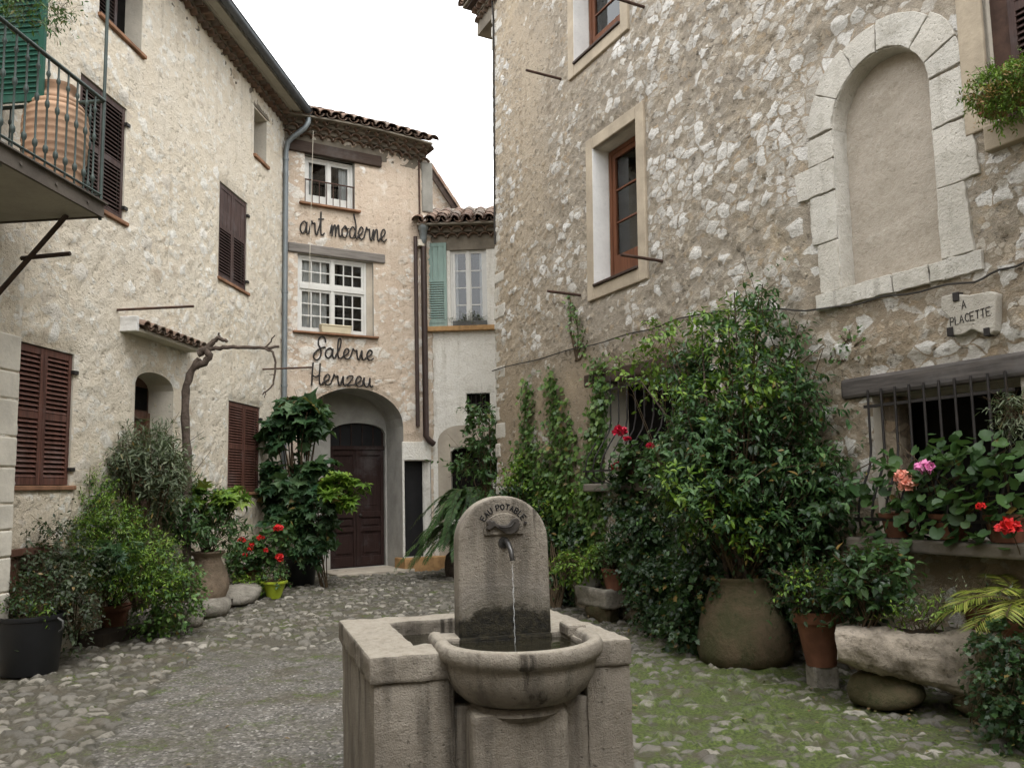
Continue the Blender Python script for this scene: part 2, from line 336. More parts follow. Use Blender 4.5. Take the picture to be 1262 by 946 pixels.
M['iron_spout']=simple('iron_spout',(.06,.058,.056),.35,.5,metal=.6,var=.3,sc=20); M['bronze']=simple('bronze',(.055,.048,.042),.6,.4,metal=.3,var=.4,sc=20)
M['cream_plastic']=simple('cream_plastic',(.62,.54,.38),.6,.3,var=.08)
M['cable']=simple('cable',(.05,.045,.04),.8,.2)
M['bark']=rock('bark',(.06,.045,.035),(.13,.10,.08),(.03,.022,.018),14)
M['twig']=simple('twig',(.09,.065,.04),.9,.1)
def glass(name,tint=(.92,.95,.95)):
    t=NT(name); fr=t.n('Fresnel',None,IOR=1.5); k=t.math('ADD',t.math('MULTIPLY',fr.outputs[0],1.0),.03,clamp=True)
    a=t.n('BsdfTransparent',None,Color=(*tint,1)); b=t.n('BsdfGlossy',None,Roughness=.02,Color=(.85,.86,.86,1))
    m=t.n('MixShader',None,_0=k,_1=a.outputs[0],_2=b.outputs[0]); t.t.links.new(m.outputs[0],t.out.inputs['Surface']); return t.m
M['pane']=glass('pane')
def cloth():
    t=NT('curtain'); n=t.noise(t.scale(t.obj(),(30,30,1)),1,2,.5); t.bsdf(t.mix(n,(.5,.49,.47),(.72,.71,.69)),.9,.1); return t.m
M['curtain']=cloth()
def tilemat():
    t=NT('roof_tile'); v=t.obj(); r=t.n('NewGeometry').outputs['Random Per Island']; n=t.noise(v,9,5,.65); n2=t.noise(v,30,4,.65)
    c=t.ramp(r,[(0,(.10,.066,.05)),(.3,(.16,.10,.072)),(.6,(.20,.138,.10)),(.85,(.135,.11,.09)),(1,(.25,.17,.125))])
    c=t.mix(t.step(n,.48,.68,0,.7),c,(.085,.075,.06)); c=t.mix(t.step(n2,.55,.75,0,.5),c,(.21,.19,.16)); t.bsdf(c,.92,.15,bump=n2,bstr=.4,bdist=.01); return t.m
M['tile']=tilemat()
M['mortar']=plaster('mortar_bed',(.19,.165,.13),.3)
def water():
    t=NT('water'); n=t.noise(t.obj(),9,3,.5); t.bsdf((.018,.016,.010),.06,.5,bump=n,bstr=.25,bdist=.02); return t.m
M['water']=water()
def stream():
    t=NT('stream'); t.bsdf((.8,.84,.86),.08,.5,Alpha=.2); return t.m
M['stream']=stream()

def ground():
    t=NT('cobbled_ground'); p=t.obj(); sx=t.n('SeparateXYZ',None,_0=p); x,y=sx.outputs[0],sx.outputs[1]
    flat=t.scale(p,(1,1,0)); low=t.noise(flat,.6,3,.6); w=t.warp(flat,.12,3.2,3); w=t.warp(w,.05,13,2)
    mid=t.noise(flat,4,4,.6); fin=t.noise(flat,45,5,.7)
    # river cobbles
    a=t.vor(w,8.6); e=t.vor(w,8.6,'DISTANCE_TO_EDGE'); cs=t.n('SeparateColor',None,_0=a.outputs['Color'])
    buried=t.step(t.math('ADD',cs.outputs[2],t.math('MULTIPLY',t.math('SUBTRACT',low,.5),1.2)),.30,.42)
    sh=t.math('MULTIPLY',t.step(e.outputs[0],.02,.22),buried)
    ccol=t.ramp(cs.outputs[0],[(0,(.105,.097,.082)),(.35,(.16,.147,.122)),(.55,(.21,.192,.16)),(.75,(.13,.122,.106)),(.9,(.27,.248,.205)),(1,(.36,.335,.285))])
    joint=t.mix(t.step(mid,.35,.65),(.048,.043,.031),(.085,.076,.056))
    c=t.mix(t.step(t.math('ADD',e.outputs[0],t.math('MULTIPLY',t.math('SUBTRACT',fin,.5),.16)),.02,.20),joint,ccol); c=t.mix(t.math('SUBTRACT',1.0,buried),c,t.mix(t.step(fin,.4,.65),(.070,.062,.045),(.125,.112,.088)))
    c=t.mix(t.math('MULTIPLY',t.step(fin,.5,.75),.4),c,(.09,.08,.065))
    hc=t.math('MULTIPLY',sh,t.math('ADD',.018,t.math('MULTIPLY',cs.outputs[1],.032)))
    # washed gravel concrete strip through the middle
    wn=t.math('MULTIPLY',t.math('SUBTRACT',t.noise(flat,1.1,4,.6),.5),1.1)
    xl=t.math('ADD',t.math('ADD',x,t.math('MULTIPLY',t.math('SUBTRACT',y,4.9),.205)),wn)          # distance right of the strip's left edge line
    m1=t.step(xl,-2.62,-2.56); m2=t.step(t.math('ADD',y,t.math('MULTIPLY',wn,2.2)),8.0,9.6,1,0); m3=t.step(t.math('ADD',x,t.math('MULTIPLY',wn,.9)),.55,.65,1,0)
    mk=t.math('MULTIPLY',t.math('MULTIPLY',m1,m2),m3)
    g=t.vor(t.warp(flat,.03,9),46); gs=t.n('SeparateColor',None,_0=g.outputs['Color'])
    gc=t.ramp(gs.outputs[0],[(0,(.060,.057,.050)),(.4,(.145,.136,.122)),(.8,(.235,.22,.198)),(1,(.46,.435,.395))])
    gc=t.mix(t.step(mid,.35,.7,0,.6),gc,t.mix(.5,gc,(.10,.085,.06))); gc=t.mix(t.step(g.outputs['Distance'],.35,.6,0,.5),gc,(.11,.10,.085))
    g2=t.vor(w,17); g2s=t.n('SeparateColor',None,_0=g2.outputs['Color']); gm=t.math('MULTIPLY',t.step(g2s.outputs[0],.72,.78),t.step(g2.outputs['Distance'],.28,.40,1,0)); gc=t.mix(t.math('MULTIPLY',gm,.8),gc,t.mix(g2s.outputs[1],(.13,.12,.10),(.27,.25,.21)))
    pat=t.noise(flat,1.3,5,.65); gc=t.mix(t.step(pat,.42,.62,0,.55),gc,(.085,.075,.052)); gc=t.mix(t.step(pat,.40,.30,0,.4),gc,(.22,.20,.17))
    hg=t.math('ADD',t.math('MULTIPLY',gm,.008),t.math('MULTIPLY',t.math('SUBTRACT',.6,g.outputs['Distance']),.010))
    c=t.mix(mk,c,gc); h=t.math('ADD',t.math('MULTIPLY',hc,t.math('SUBTRACT',1.0,mk)),t.math('MULTIPLY',t.math('ADD',hg,.012),mk))
    band=t.math('MULTIPLY',t.step(xl,-2.72,-2.6),t.step(xl,-2.6,-2.50,1,0)); band=t.math('MULTIPLY',band,t.step(y,8.2,9.0,1,0))
    c=t.mix(t.math('MULTIPLY',band,t.step(mid,.45,.62)),c,(.045,.042,.03))
    # moss
    dx=t.math('MULTIPLY',t.math('SUBTRACT',x,1.35),.85); dy=t.math('MULTIPLY',t.math('SUBTRACT',y,6.1),.50)
    r=t.math('SQRT',t.math('ADD',t.math('MULTIPLY',dx,dx),t.math('MULTIPLY',dy,dy)))
    near=t.step(r,.2,1.25,1,0); ms=t.math('ADD',t.math('MULTIPLY',near,.20),t.math('MULTIPLY',t.step(x,.2,2.0),.11))
    mn=t.math('ADD',t.math('ADD',t.math('MULTIPLY',t.noise(flat,2.6,5,.7),.7),t.math('MULTIPLY',fin,.3)),ms)
    mn=t.math('SUBTRACT',mn,t.math('MULTIPLY',sh,.20))
    mm=t.math('MULTIPLY',t.step(mn,.49,.63),t.step(t.noise(flat,6,5,.7),.32,.54))
    mc=t.mix(t.step(fin,.35,.65),(.028,.046,.008),(.105,.145,.022)); mc=t.mix(t.step(mid,.50,.68),mc,(.060,.062,.022))
    c=t.mix(t.math('MULTIPLY',mm,.82),c,mc)
    dirt=t.step(t.noise(flat,1.7,5,.65),.52,.7,0,.4); c=t.mix(dirt,c,(.10,.078,.05))
    h=t.math('ADD',h,t.math('MULTIPLY',mm,t.math('MULTIPLY',fin,.03)))
    h=t.math('ADD',h,t.math('ADD',t.math('MULTIPLY',mid,.02),t.math('MULTIPLY',fin,.004)))
    t.bsdf(c,t.math('ADD',.62,t.math('MULTIPLY',fin,.3)),.3,disp=h,bump=t.math('ADD',fin,t.math('MULTIPLY',t.math('MULTIPLY',g.outputs['Distance'],mk),-1.2)),bstr=.9,bdist=.02); return t.m
M['ground']=ground()
# ---------------------------------------------------------------- building blocks of the houses
def lines(a,b,brk,step):
    bs=sorted(set([a,b]+[x for x in brk if a<x<b])); out=[]
    for p,r in zip(bs[:-1],bs[1:]):
        n=max(1,int(math.ceil((r-p)/step-1e-6))); out+= [p+(r-p)*i/n for i in range(n)]
    return out+[b]
def arch_top(o,u):
    if not o.get('rise'): return o['v1']
    t=(u-(o['u0']+o['u1'])/2)/((o['u1']-o['u0'])/2); t=max(-1,min(1,t))
    e=o.get('pow',.5); return o['v1']+o['rise']*(1-t*t)**e
def house_wall(name,parent,u0,u1,v0,v1,step,ops,mats,endL=0,endR=0,estep=.12,vtop=None):
    """front sheet with openings, reveals, both end walls, back and top: one closed shell. vtop(u): height of the wall head"""
    bu=[];bv=[]; allops=ops; ops=[o for o in ops if not o.get('ghost')]
    for o in ops:
        bu+=[o['u0'],o['u1']]; bv+=[o['v0'],o['v1']]
        if o.get('rise'): o['vb']=o['v1']+o['rise']+.3; bv.append(o['vb'])
    us=lines(u0,u1,bu,step); vs=lines(v0,v1,bv,step); nu,nv=len(us),len(vs)
    P=[];F=[];MI=[];E=[]
    def edge(u,v):
        d=9
        for o in allops:
            du=max(o['u0']-u,u-o['u1'],0); dv=max(o['v0']-v,v-o['v1']-o.get('rise',0),0)
            if o.get('ring'): dv=max(o['v0']-o.get('ringb',0)-v,v-o['v1']-o.get('rise',0),0); d=min(d,max(0,math.hypot(du,dv)-o['ring']))
            elif o.get('rise') and o['u0']<u<o['u1'] and v>=o['v1']: d=min(d,abs(v-arch_top(o,u)))
            else: d=min(d,math.hypot(du,dv))
        return max(0,min(1,(d-.015)/.10))
    idx={}
    for i,u in enumerate(us):
        for j,v in enumerate(vs):
            vv=v
            for o in ops:
                if o.get('rise') and o['u0']-1e-6<=u<=o['u1']+1e-6 and o['v1']-1e-6<=v<=o['vb']+1e-6:
                    t=(v-o['v1'])/(o['vb']-o['v1']); top=arch_top(o,u); vv=top+t*(o['vb']-top)
            if vtop is not None and v>v1-1.2: t=(v-(v1-1.2))/1.2; vv=v+t*(vtop(u)-v1)
            idx[i,j]=len(P); P.append((u,0,vv)); E.append(edge(u,vv))
    def inside(i,j):
        u=(us[i]+us[i+1])/2; v=(vs[j]+vs[j+1])/2
        return any(o['u0']<u<o['u1'] and o['v0']<v<o['v1'] for o in ops)
    for i in range(nu-1):
        for j in range(nv-1):
            if not inside(i,j): F.append((idx[i,j],idx[i+1,j],idx[i+1,j+1],idx[i,j+1])); MI.append(0)
    for o in ops:
        ii=[i for i in range(nu) if o['u0']-1e-6<=us[i]<=o['u1']+1e-6]; jj=[j for j in range(nv) if o['v0']-1e-6<=vs[j]<=o['v1']+1e-6]
        def strip(keys,flip):
            a=[];b=[]
            for k in keys:
                x,y,z=P[idx[k]]; a.append(len(P)); P.append((x,0,z)); E.append(0); b.append(len(P)); P.append((x,o['depth'],z)); E.append(0)
            for m in range(len(keys)-1):
                f=(a[m],a[m+1],b[m+1],b[m]); F.append(f[::-1] if flip else f); MI.append(1)
        strip([(ii[0],j) for j in jj],True); strip([(ii[-1],j) for j in jj],False)
        strip([(i,jj[0]) for i in ii],False); strip([(i,jj[-1]) for i in ii],True)
    back={}
    for side,dep in (('L',endL),('R',endR)):
        i0=0 if side=='L' else nu-1
        col=[idx[i0,j] for j in range(nv)]
        if dep>0:
            ys=lines(0,dep,[],estep)[1:]
            for y in ys:
                nc=[]
                for j in range(nv): nc.append(len(P)); P.append((us[i0],y,P[idx[i0,j]][2])); E.append(1)
                for j in range(nv-1):
                    f=(col[j],col[j+1],nc[j+1],nc[j]); F.append(f if side=='L' else f[::-1]); MI.append(0)
                    if side=='L': F[-1]=F[-1][::-1]; F[-1]=F[-1][::-1]
                col=nc
        back[side]=col
    if endL>0 and endR>0:
        a,b=back['L'],back['R']; F.append((a[0],a[-1],b[-1],b[0])); MI.append(0)
        F.append((idx[0,nv-1],idx[nu-1,nv-1],b[-1],a[-1])); MI.append(0)
    me=bpy.data.meshes.new(name); me.from_pydata(P,[],F)
    for m in mats: me.materials.append(m)
    me.polygons.foreach_set('material_index',MI); me.polygons.foreach_set('use_smooth',[m==0 for m in MI])
    at=me.attributes.new('edge','FLOAT','POINT'); at.data.foreach_set('value',E); me.update()
    bm=bmesh.new(); bm.from_mesh(me); bmesh.ops.recalc_face_normals(bm,faces=[f for f in bm.faces if f.material_index==0]); bm.to_mesh(me); bm.free()
    # the front must look outwards (towards -y)
    s=sum(p.normal.y*p.area for p in me.polygons if p.material_index==0 and abs(p.center.y)<1e-4)
    if s>0: me.flip_normals()
    o=bpy.data.objects.new(name,me); COL.objects.link(o); o.parent=parent; return o

def shutter(parent,u0,u1,v0,v1,w,mat,rails=(.5,),solid=None,th=.036,st=.055,pitch=.05,name='shutter',open_v=None,back=False):
    """one louvred leaf; rails are the heights (0..1) of middle rails, solid a (lo,hi) range with boards instead of louvres"""
    b=MB(); h=v1-v0
    b.wbox(u0,u0+st,v0,v1,w-th,w); b.wbox(u1-st,u1,v0,v1,w-th,w)
    rs=[0]+list(rails)+[1]; half=st*.65
    edges=[]
    for i,r in enumerate(rs):
        c=v0+h*r
        lo,hi=(c,c+2*half) if i==0 else ((c-2*half,c) if i==len(rs)-1 else (c-half,c+half))
        b.wbox(u0+st-.002,u1-st+.002,lo,hi,w-th+.003,w-.003); edges.append((lo,hi))
    for i in range(len(rs)-1):
        a,z=edges[i][1],edges[i+1][0]
        if solid and solid[0]<= (rs[i]+rs[i+1])/2 <=solid[1]:
            n=3; du=(u1-u0-2*st)/n
            for k in range(n): b.wbox(u0+st+k*du+.003,u0+st+(k+1)*du-.003,a,z,w-th+.008,w-.010-.003*(k%2))
            continue
        n=max(2,int(round((z-a)/pitch))); p=(z-a)/n
        for k in range(n):
            c=a+(k+.5)*p; t=R(50); L=p*.86
            b.obox(q((u0+u1)/2,c,w-th/2),((u1-u0)/2-st+.004,0,0),Vector((0,math.cos(t)*L*.62,math.sin(t)*L*.62)),Vector((0,-math.sin(t)*.004,math.cos(t)*.004)))
    if back: b.wbox(u0+.02,u1-.02,v0+.02,v1-.02,w-th*.62,w-th*.38)
    return b.build(name,mat,parent)

def casement(parent,u0,u1,v0,v1,w,mat,leaves=2,cols=1,rows=3,fr=.05,st=.05,bar=.022,transom=None,panel=0.0,dark=None,depth=.05,pane='pane',name='window',curtain=None):
    """fixed frame + leaves with glazing bars; panes as one sub-part; a dark box of room behind"""
    b=MB(); d=depth
    b.wbox(u0,u0+fr,v0,v1,w-d,w); b.wbox(u1-fr,u1,v0,v1,w-d,w); b.wbox(u0+fr,u1-fr,v1-fr,v1,w-d,w); b.wbox(u0+fr,u1-fr,v0,v0+fr,w-d,w)
    iu0,iu1,iv0,iv1=u0+fr,u1-fr,v0+fr,v1-fr
    zones=[(iv0,iv1,rows)]
    if transom: 
        tv=iv0+(iv1-iv0)*transom; b.wbox(iu0,iu1,tv-.045,tv+.045,w-d,w+.012); zones=[(iv0,tv-.045,rows),(tv+.045,iv1,2)]
    if leaves==2: 
        c=(iu0+iu1)/2; b.wbox(c-.03,c+.03,iv0,iv1,w-d+.004,w+.008)
    lw=(iu1-iu0)/leaves
    for z0,z1,rw in zones:
        for k in range(leaves):
            a,e=iu0+k*lw+.002,iu0+(k+1)*lw-.002; ww=w-.012; wb=w-d+.008
            b.wbox(a,a+st,z0,z1,wb,ww); b.wbox(e-st,e,z0,z1,wb,ww); b.wbox(a+st,e-st,z0,z0+st+panel,wb,ww); b.wbox(a+st,e-st,z1-st,z1,wb,ww)
            ga,ge,g0,g1=a+st,e-st,z0+st+panel,z1-st
            for i in range(1,cols): x=ga+(ge-ga)*i/cols; b.wbox(x-bar/2,x+bar/2,g0,g1,wb+.006,ww-.006)
            for j in range(1,rw): y=g0+(g1-g0)*j/rw; b.wbox(ga,ge,y-bar/2,y+bar/2,wb+.007,ww-.007)
    o=b.build(name,mat,parent)
    g=MB(); g.add([q(u0+fr*.5,v0+fr*.5,w-d*.6),q(u1-fr*.5,v0+fr*.5,w-d*.6),q(u1-fr*.5,v1-fr*.5,w-d*.6),q(u0+fr*.5,v1-fr*.5,w-d*.6)],[(0,1,2,3)])
    g.build('pane',M[pane],o)
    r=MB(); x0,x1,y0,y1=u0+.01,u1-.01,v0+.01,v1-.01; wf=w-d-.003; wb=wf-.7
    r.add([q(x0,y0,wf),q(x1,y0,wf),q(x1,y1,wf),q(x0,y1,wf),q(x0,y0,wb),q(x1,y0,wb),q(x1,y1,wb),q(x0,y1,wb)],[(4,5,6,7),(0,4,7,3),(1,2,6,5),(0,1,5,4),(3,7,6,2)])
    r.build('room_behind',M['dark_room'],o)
    if curtain:
        for (c0,c1) in curtain:
            k=MB(); n=40; vs=[];fs=[]
            for i in range(n+1):
                x=u0+(u1-u0)*(c0+(c1-c0)*i/n); wz=w-d-.06-.02*math.sin(i*.95)-.012*math.sin(i*2.3); vs+=[q(x,v0+.02,wz),q(x,v1-.02,wz)]
            fs=[(2*i,2*i+2,2*i+3,2*i+1) for i in range(n)]; k.add(vs,fs); k.build('curtain',M['curtain'],o,smooth=180)
    return o
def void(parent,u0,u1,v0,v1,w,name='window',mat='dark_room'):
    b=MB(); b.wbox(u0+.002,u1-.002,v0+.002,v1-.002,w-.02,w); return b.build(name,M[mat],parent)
def sill(parent,u0,u1,v,w0,w1,mat,th=.05,name='sill',drop=0.0):
    b=MB(); b.wbox(u0,u1,v-th,v,w0,w1); return b.build(name,mat,parent,bevel=.008)

def tile(b,p,d,up,r0,r1,L,convex=True,th=.014,n=7,mi=0):
    d=Vector(d).normalized(); up=Vector(up); up=(up-d*up.dot(d)).normalized(); rt=d.cross(up)
    sg=1 if convex else -1; vs=[]
    for (s,r) in ((0,r0),(L,r1)):
        for rr in (r,r-th):
            for k in range(n+1):
                a=math.pi*k/n; vs.append(Vector(p)+d*s+rt*(math.cos(a)*rr)+up*(sg*math.sin(a)*rr*.82))
    m=n+1; fs=[]
    for k in range(n):
        fs+=[(k,k+1,2*m+k+1,2*m+k),(m+k,3*m+k,3*m+k+1,m+k+1),(k,m+k,m+k+1,k+1),(2*m+k,2*m+k+1,3*m+k+1,3*m+k)]
    fs+=[(0,2*m,3*m,m),(n,m+n,3*m+n,2*m+n)]
    b.add(vs,fs,mi)
def roof(parent,u0,u1,v,w,length,slope=17,sp=.21,rows=5,vtop=None,seed=1,slab=True,r=.098):
    """canal tiles: hollow rows and covers from the eave up the slope. vtop(u) lifts the eave along the wall"""
    rng=random.Random(seed); b=MB(); s=R(slope); n=int((u1-u0)/sp); sp=(u1-u0)/n; L=.42
    for i in range(n+1):
        u=u0+i*sp; vv=v+(vtop(u) if vtop else 0)
        for rw in range(rows):
            off=rw*.36; j=lambda a: rng.uniform(-a,a)
            base=q(u+j(.012),vv+math.sin(s)*off+.05+.012*(rw%2)+j(.008),w-math.cos(s)*off+j(.02))
            d=Vector((j(.02),math.cos(s),math.sin(s)+.03)); up=Vector((j(.05),-math.sin(s),math.cos(s)))
            tile(b,base,d,up,r,r*.82,L,True)
            if i<n:
                base=q(u+sp/2+j(.01),vv+math.sin(s)*off+.065+j(.006),w+.02-math.cos(s)*off); tile(b,base,d,up,r*.82,r*.97,L,False)
    o=b.build('roof',M['tile'],parent,smooth=50)
    if slab:
        k=MB(); e=length
        ns=10 if vtop else 1
        for g_ in range(ns):
            ua=u0+(u1-u0)*g_/ns; ub=u0+(u1-u0)*(g_+1)/ns; ve0=(vtop(ua) if vtop else 0)+v; ve1=(vtop(ub) if vtop else 0)+v
            wf=w-.12
            wf=w-.035; pr=[(wf,-.035),(wf,.0),(wf-e,.0+math.tan(s)*e),(wf-e,-.5),(.02,-.5),(.02,-.035)]
            vs=[q(ua,ve0+b_,a_) for a_,b_ in pr]+[q(ub,ve1+b_,a_) for a_,b_ in pr]
            k.add(vs,[(0,1,2,3,4,5),(11,10,9,8,7,6)]+[(i,i+6,(i+1)%6+6,(i+1)%6) for i in range(6)])
        k.build('roof_deck',M['mortar'],o)
    return o
def genoise(parent,u0,u1,v,rows=2,sp=.19,out=.11,hh=.10,vtop=None,seed=3,name='eave_course',rt=.088):
    rng=random.Random(seed); b=MB()
    for r in range(rows):
        n=int((u1-u0)/sp)
        for i in range(n+1):
            u=u0+(i+.5*(r%2))*sp
            if u>u1: continue
            vv=v+r*hh+(vtop(u) if vtop else 0)
            tile(b,q(u+rng.uniform(-.008,.008),vv+rng.uniform(-.005,.005),out*(r+1)),Vector((0,1,0)),(0,0,1),rt,rt,.12+out*(r+1),True,.016,6,0)
        m=max(1,int((u1-u0)/.5))
        for k in range(m):
            a=u0+(u1-u0)*k/m; z=u0+(u1-u0)*(k+1)/m; va=v+r*hh+(vtop((a+z)/2) if vtop else 0)
            b.wbox(a,z,va+rt*.82+.001,va+hh+.002,-.1,out*(r+1)-.022,1)
            b.wbox(a,z,va-.01,va+rt*.82-.001,-.1,out*(r)+(.004 if r else -.03),1)
    return b.build(name,[M['tile'],M['mortar']],parent,smooth=50)

def chip(o,amt,sc,seed=0,sub=3):
    """worn uneven edges: subdivide and push the surface by smooth noise"""
    m=o.modifiers.new('subd','SUBSURF'); m.subdivision_type='SIMPLE'; m.levels=sub; m.render_levels=sub
    tx=bpy.data.textures.new('wear','CLOUDS'); tx.noise_scale=sc; tx.noise_depth=3
    d=o.modifiers.new('wear','DISPLACE'); d.texture=tx; d.strength=amt; d.mid_level=.5; d.texture_coords='LOCAL'
    me=o.data; me.polygons.foreach_set('use_smooth',[True]*len(me.polygons))

# ================================================================ ground
def gz(x,y): return 0.0
xs=lines(-6.2,5.2,[],.035); ys=lines(3.6,18.2,[],.035)
xs=[-400,-120,-40,-16,-9]+xs+[8,16,40,120,400]; ys=[-400,-120,-40,-14,-4,0,2.2]+ys+[21,30,60,150,400]
X,Y=np.meshgrid(np.array(xs),np.array(ys),indexing='ij'); nx,ny=X.shape
rg=np.random.default_rng(5); Z=np.zeros_like(X)
for k in range(7):
    a=rg.uniform(0,6.28); f=rg.uniform(.7,2.2); Z+=.010*np.sin((X*math.cos(a)+Y*math.sin(a))*f+rg.uniform(0,6))
Z*=((np.abs(X)<9)&(Y>-6)&(Y<22)); Z-=.025
V=np.stack([X,Y,Z],-1).reshape(-1,3); I=np.arange(nx*ny).reshape(nx,ny)
Fq=np.stack([I[:-1,:-1],I[1:,:-1],I[1:,1:],I[:-1,1:]],-1).reshape(-1,4)
me=bpy.data.meshes.new('ground'); me.from_pydata(V.tolist(),[],Fq.tolist()); me.materials.append(M['ground']); me.polygons.foreach_set('use_smooth',[True]*len(me.polygons)); me.update()
go=bpy.data.objects.new('ground',me); COL.objects.link(go); tag(go,'cobbled ground of the little square with mossy joints and a washed gravel strip','ground',kind='structure')

# ================================================================ frames of the four house fronts
L=Frame((-4.35,15.5,0),.0867,.996)
B=Frame((-4.35,15.5,0),.846,.533)
Wf=Frame((-1.66,17.2,0),1,-.02)
RT=Frame((3.43-.501*7.46,6.1+7.46,0),.448,-.894,R(1.7))       # u=0 is the far corner, u grows towards the camera
uLcam=-24.0

# ================================================================ left house
LH=thing('plastered_house','long cream rubble house with brown louvred shutters and tiled awning, left side','house',L.M)
def op(fr,tl,tr,br,bl,depth,**k):
    a=fr.rect(tl,tr,br,bl); return dict(u0=a[0],u1=a[1],v0=a[2],v1=a[3],depth=depth,**k)
W1=op(L,(19,418),(91,437),(86,600),(10,596),.14)
W2=op(L,(283,491),(320,504),(320,607),(279,605),.14)
W3=op(L,(271,220),(305.5,254),(303,361),(268.5,340),.14)
W4=op(L,(313,133),(328,148),(329,203),(313,193),.30)
W5=op(L,(97,84),(156,137),(152,276),(97,240),.14)
a=L.uv(122,19); c=L.uv(174,66); W6=dict(u0=a[0],u1=c[0],v0=(a[1]+c[1])/2,v1=(a[1]+c[1])/2+1.25,depth=.26)
a=L.uv(167,463); c=L.uv(214,480); ap_=L.uv(189,457)
DL=dict(u0=a[0],u1=c[0],v0=.35,v1=min(a[1],c[1])-.02,rise=max(.12,ap_[1]-min(a[1],c[1])),depth=.42)
e1=L.uv(232,0)[1]; e2=L.uv(320,108)[1]; e3=L.uv(358,158)[1]; vE=(e1+e2+e3)/3
print('eave L',e1,e2,e3,'W1',W1,'DL',DL,'W5',W5,'W6',W6)
house_wall('wall',LH,uLcam,.02,-.15,vE,.05,[W1,W2,W3,W4,W5,W6,DL],[M['left_render'],M['plaster']],endL=5,endR=5,estep=.5)
def shuttered(H,o,mat,rails=(.5,),solid=None,sillmat='sill_clay',pitch=.05,w=-.015,so=.05,gap=.006):
    v=void(H,o['u0'],o['u1'],o['v0'],o['v1'],-.10)
    m=(o['u0']+o['u1'])/2
    shutter(v,o['u0']+.012,m-gap/2,o['v0']+.01,o['v1']-.012,w,mat,rails,solid,pitch=pitch)
    shutter(v,m+gap/2,o['u1']-.012,o['v0']+.01,o['v1']-.012,w,mat,rails,solid,pitch=pitch)
    sill(v,o['u0']-.06,o['u1']+.06,o['v0'],-.12,so,M[sillmat],.05)
    for vv in (o['v0']+.12*(o['v1']-o['v0']),o['v0']+.86*(o['v1']-o['v0'])): b=MB(); b.wbox(o['u1']-.03,o['u1']+.05,vv-.02,vv+.02,-.02,.03); b.build('hinge',M['iron'],v)
    return v
shuttered(LH,W1,M['shutter_brown'],(.50,))
shuttered(LH,W2,M['shutter_brown'],(.50,),pitch=.045)
shuttered(LH,W3,M['shutter_old'],(.55,),solid=(.56,1.0))
shuttered(LH,W5,M['shutter_dark'],(.47,))
v=void(LH,W4['u0'],W4['u1'],W4['v0'],W4['v1'],-.28); sill(v,W4['u0']-.04,W4['u1']+.04,W4['v0'],-.25,.06,M['sill_clay'],.06)
v=void(LH,W6['u0'],W6['u1'],W6['v0'],W6['v1'],-.24); sill(v,W6['u0']-.05,W6['u1']+.05,W6['v0'],-.22,.06,M['sill_clay'],.05)
uu=W6['u0']+(W6['u1']-W6['u0'])*.60; shutter(v,W6['u0']+.01,uu,W6['v0']+.01,W6['v1']-.01,-.12,M['shutter_old'],(.5,))
# arched door in the left house
d=MB(); d.wbox(DL['u0']+.004,DL['u1']-.004,DL['v0'],DL['v1']+DL['rise'],-.40,-.36)
dd=d.build('door',M['door_small'],LH)
d=MB(); u0,u1,v0,v1=DL['u0']+.02,DL['u1']-.02,DL['v0'],DL['v1']-.30
d.wbox(u0,u0+.09,v0,v1,-.36,-.32); d.wbox(u1-.09,u1,v0,v1,-.36,-.32)
for vv in (v0,v0+.55*(v1-v0),v1-.10): d.wbox(u0+.09,u1-.09,vv,vv+.10,-.36,-.322)
d.build('panel_frame',M['door_small'],dd,bevel=.006)
d=MB(); d.wbox(u0+.03,u1-.03,v1+.03,DL['v1']+.04,-.358,-.352); d.build('fanlight',M['dark_room'],dd)
d=MB(); d.wbox(u0+.12,u0+.30,v0+.62*(v1-v0),v0+.62*(v1-v0)+.035,-.325,-.31); d.build('letter_slot',M['black_metal'],dd)
# tiled awning over that door
wA=.26
a=L.uv(172,404,wA); c=L.uv(251,428,wA); vA=(a[1]+c[1])/2
uA0,uA1=L.uv(172,404,wA)[0],L.uv(250,432,wA)[0]
print('awning',a,c,uA0,uA1)
b=MB(); vs=[q(uA0,vA-.05,-.03),q(uA1,vA-.05,-.03),q(uA1,vA-.05,wA-.04),q(uA0,vA-.05,wA-.04)]
vs2=[q(uA0,vA+.14,-.03),q(uA1,vA+.14,-.03),q(uA1,vA-.005,wA-.04),q(uA0,vA-.005,wA-.04)]
b.add(vs+vs2,[(3,2,1,0),(4,5,6,7),(0,1,5,4),(1,2,6,5),(2,3,7,6),(3,0,4,7)])
aw=b.build('awning',M['plaster'],LH,bevel=.008)
b=MB(); rng=random.Random(4); n=int((uA1-uA0-.05)/.19)
for i in range(n+1):
    u=uA0+.12+i*(uA1-uA0-.16)/n; tile(b,q(u,vA+.02,wA+.03),Vector((rng.uniform(-.03,.03),1,.30)),(0,0,1),.085,.075,.5,True,.016)
    if i<n: tile(b,q(u+.095,vA+.035,wA+.04),Vector((0,1,.30)),(0,0,1),.07,.08,.5,False,.014)
b.build('awning_tiles',M['tile'],aw,smooth=50)
b=MB(); b.wbox(uA0-.03,uA0+.03,vA-.06,vA+.13,-.03,wA-.02); b.build('awning_end',M['white_plaster'],aw,bevel=.01)
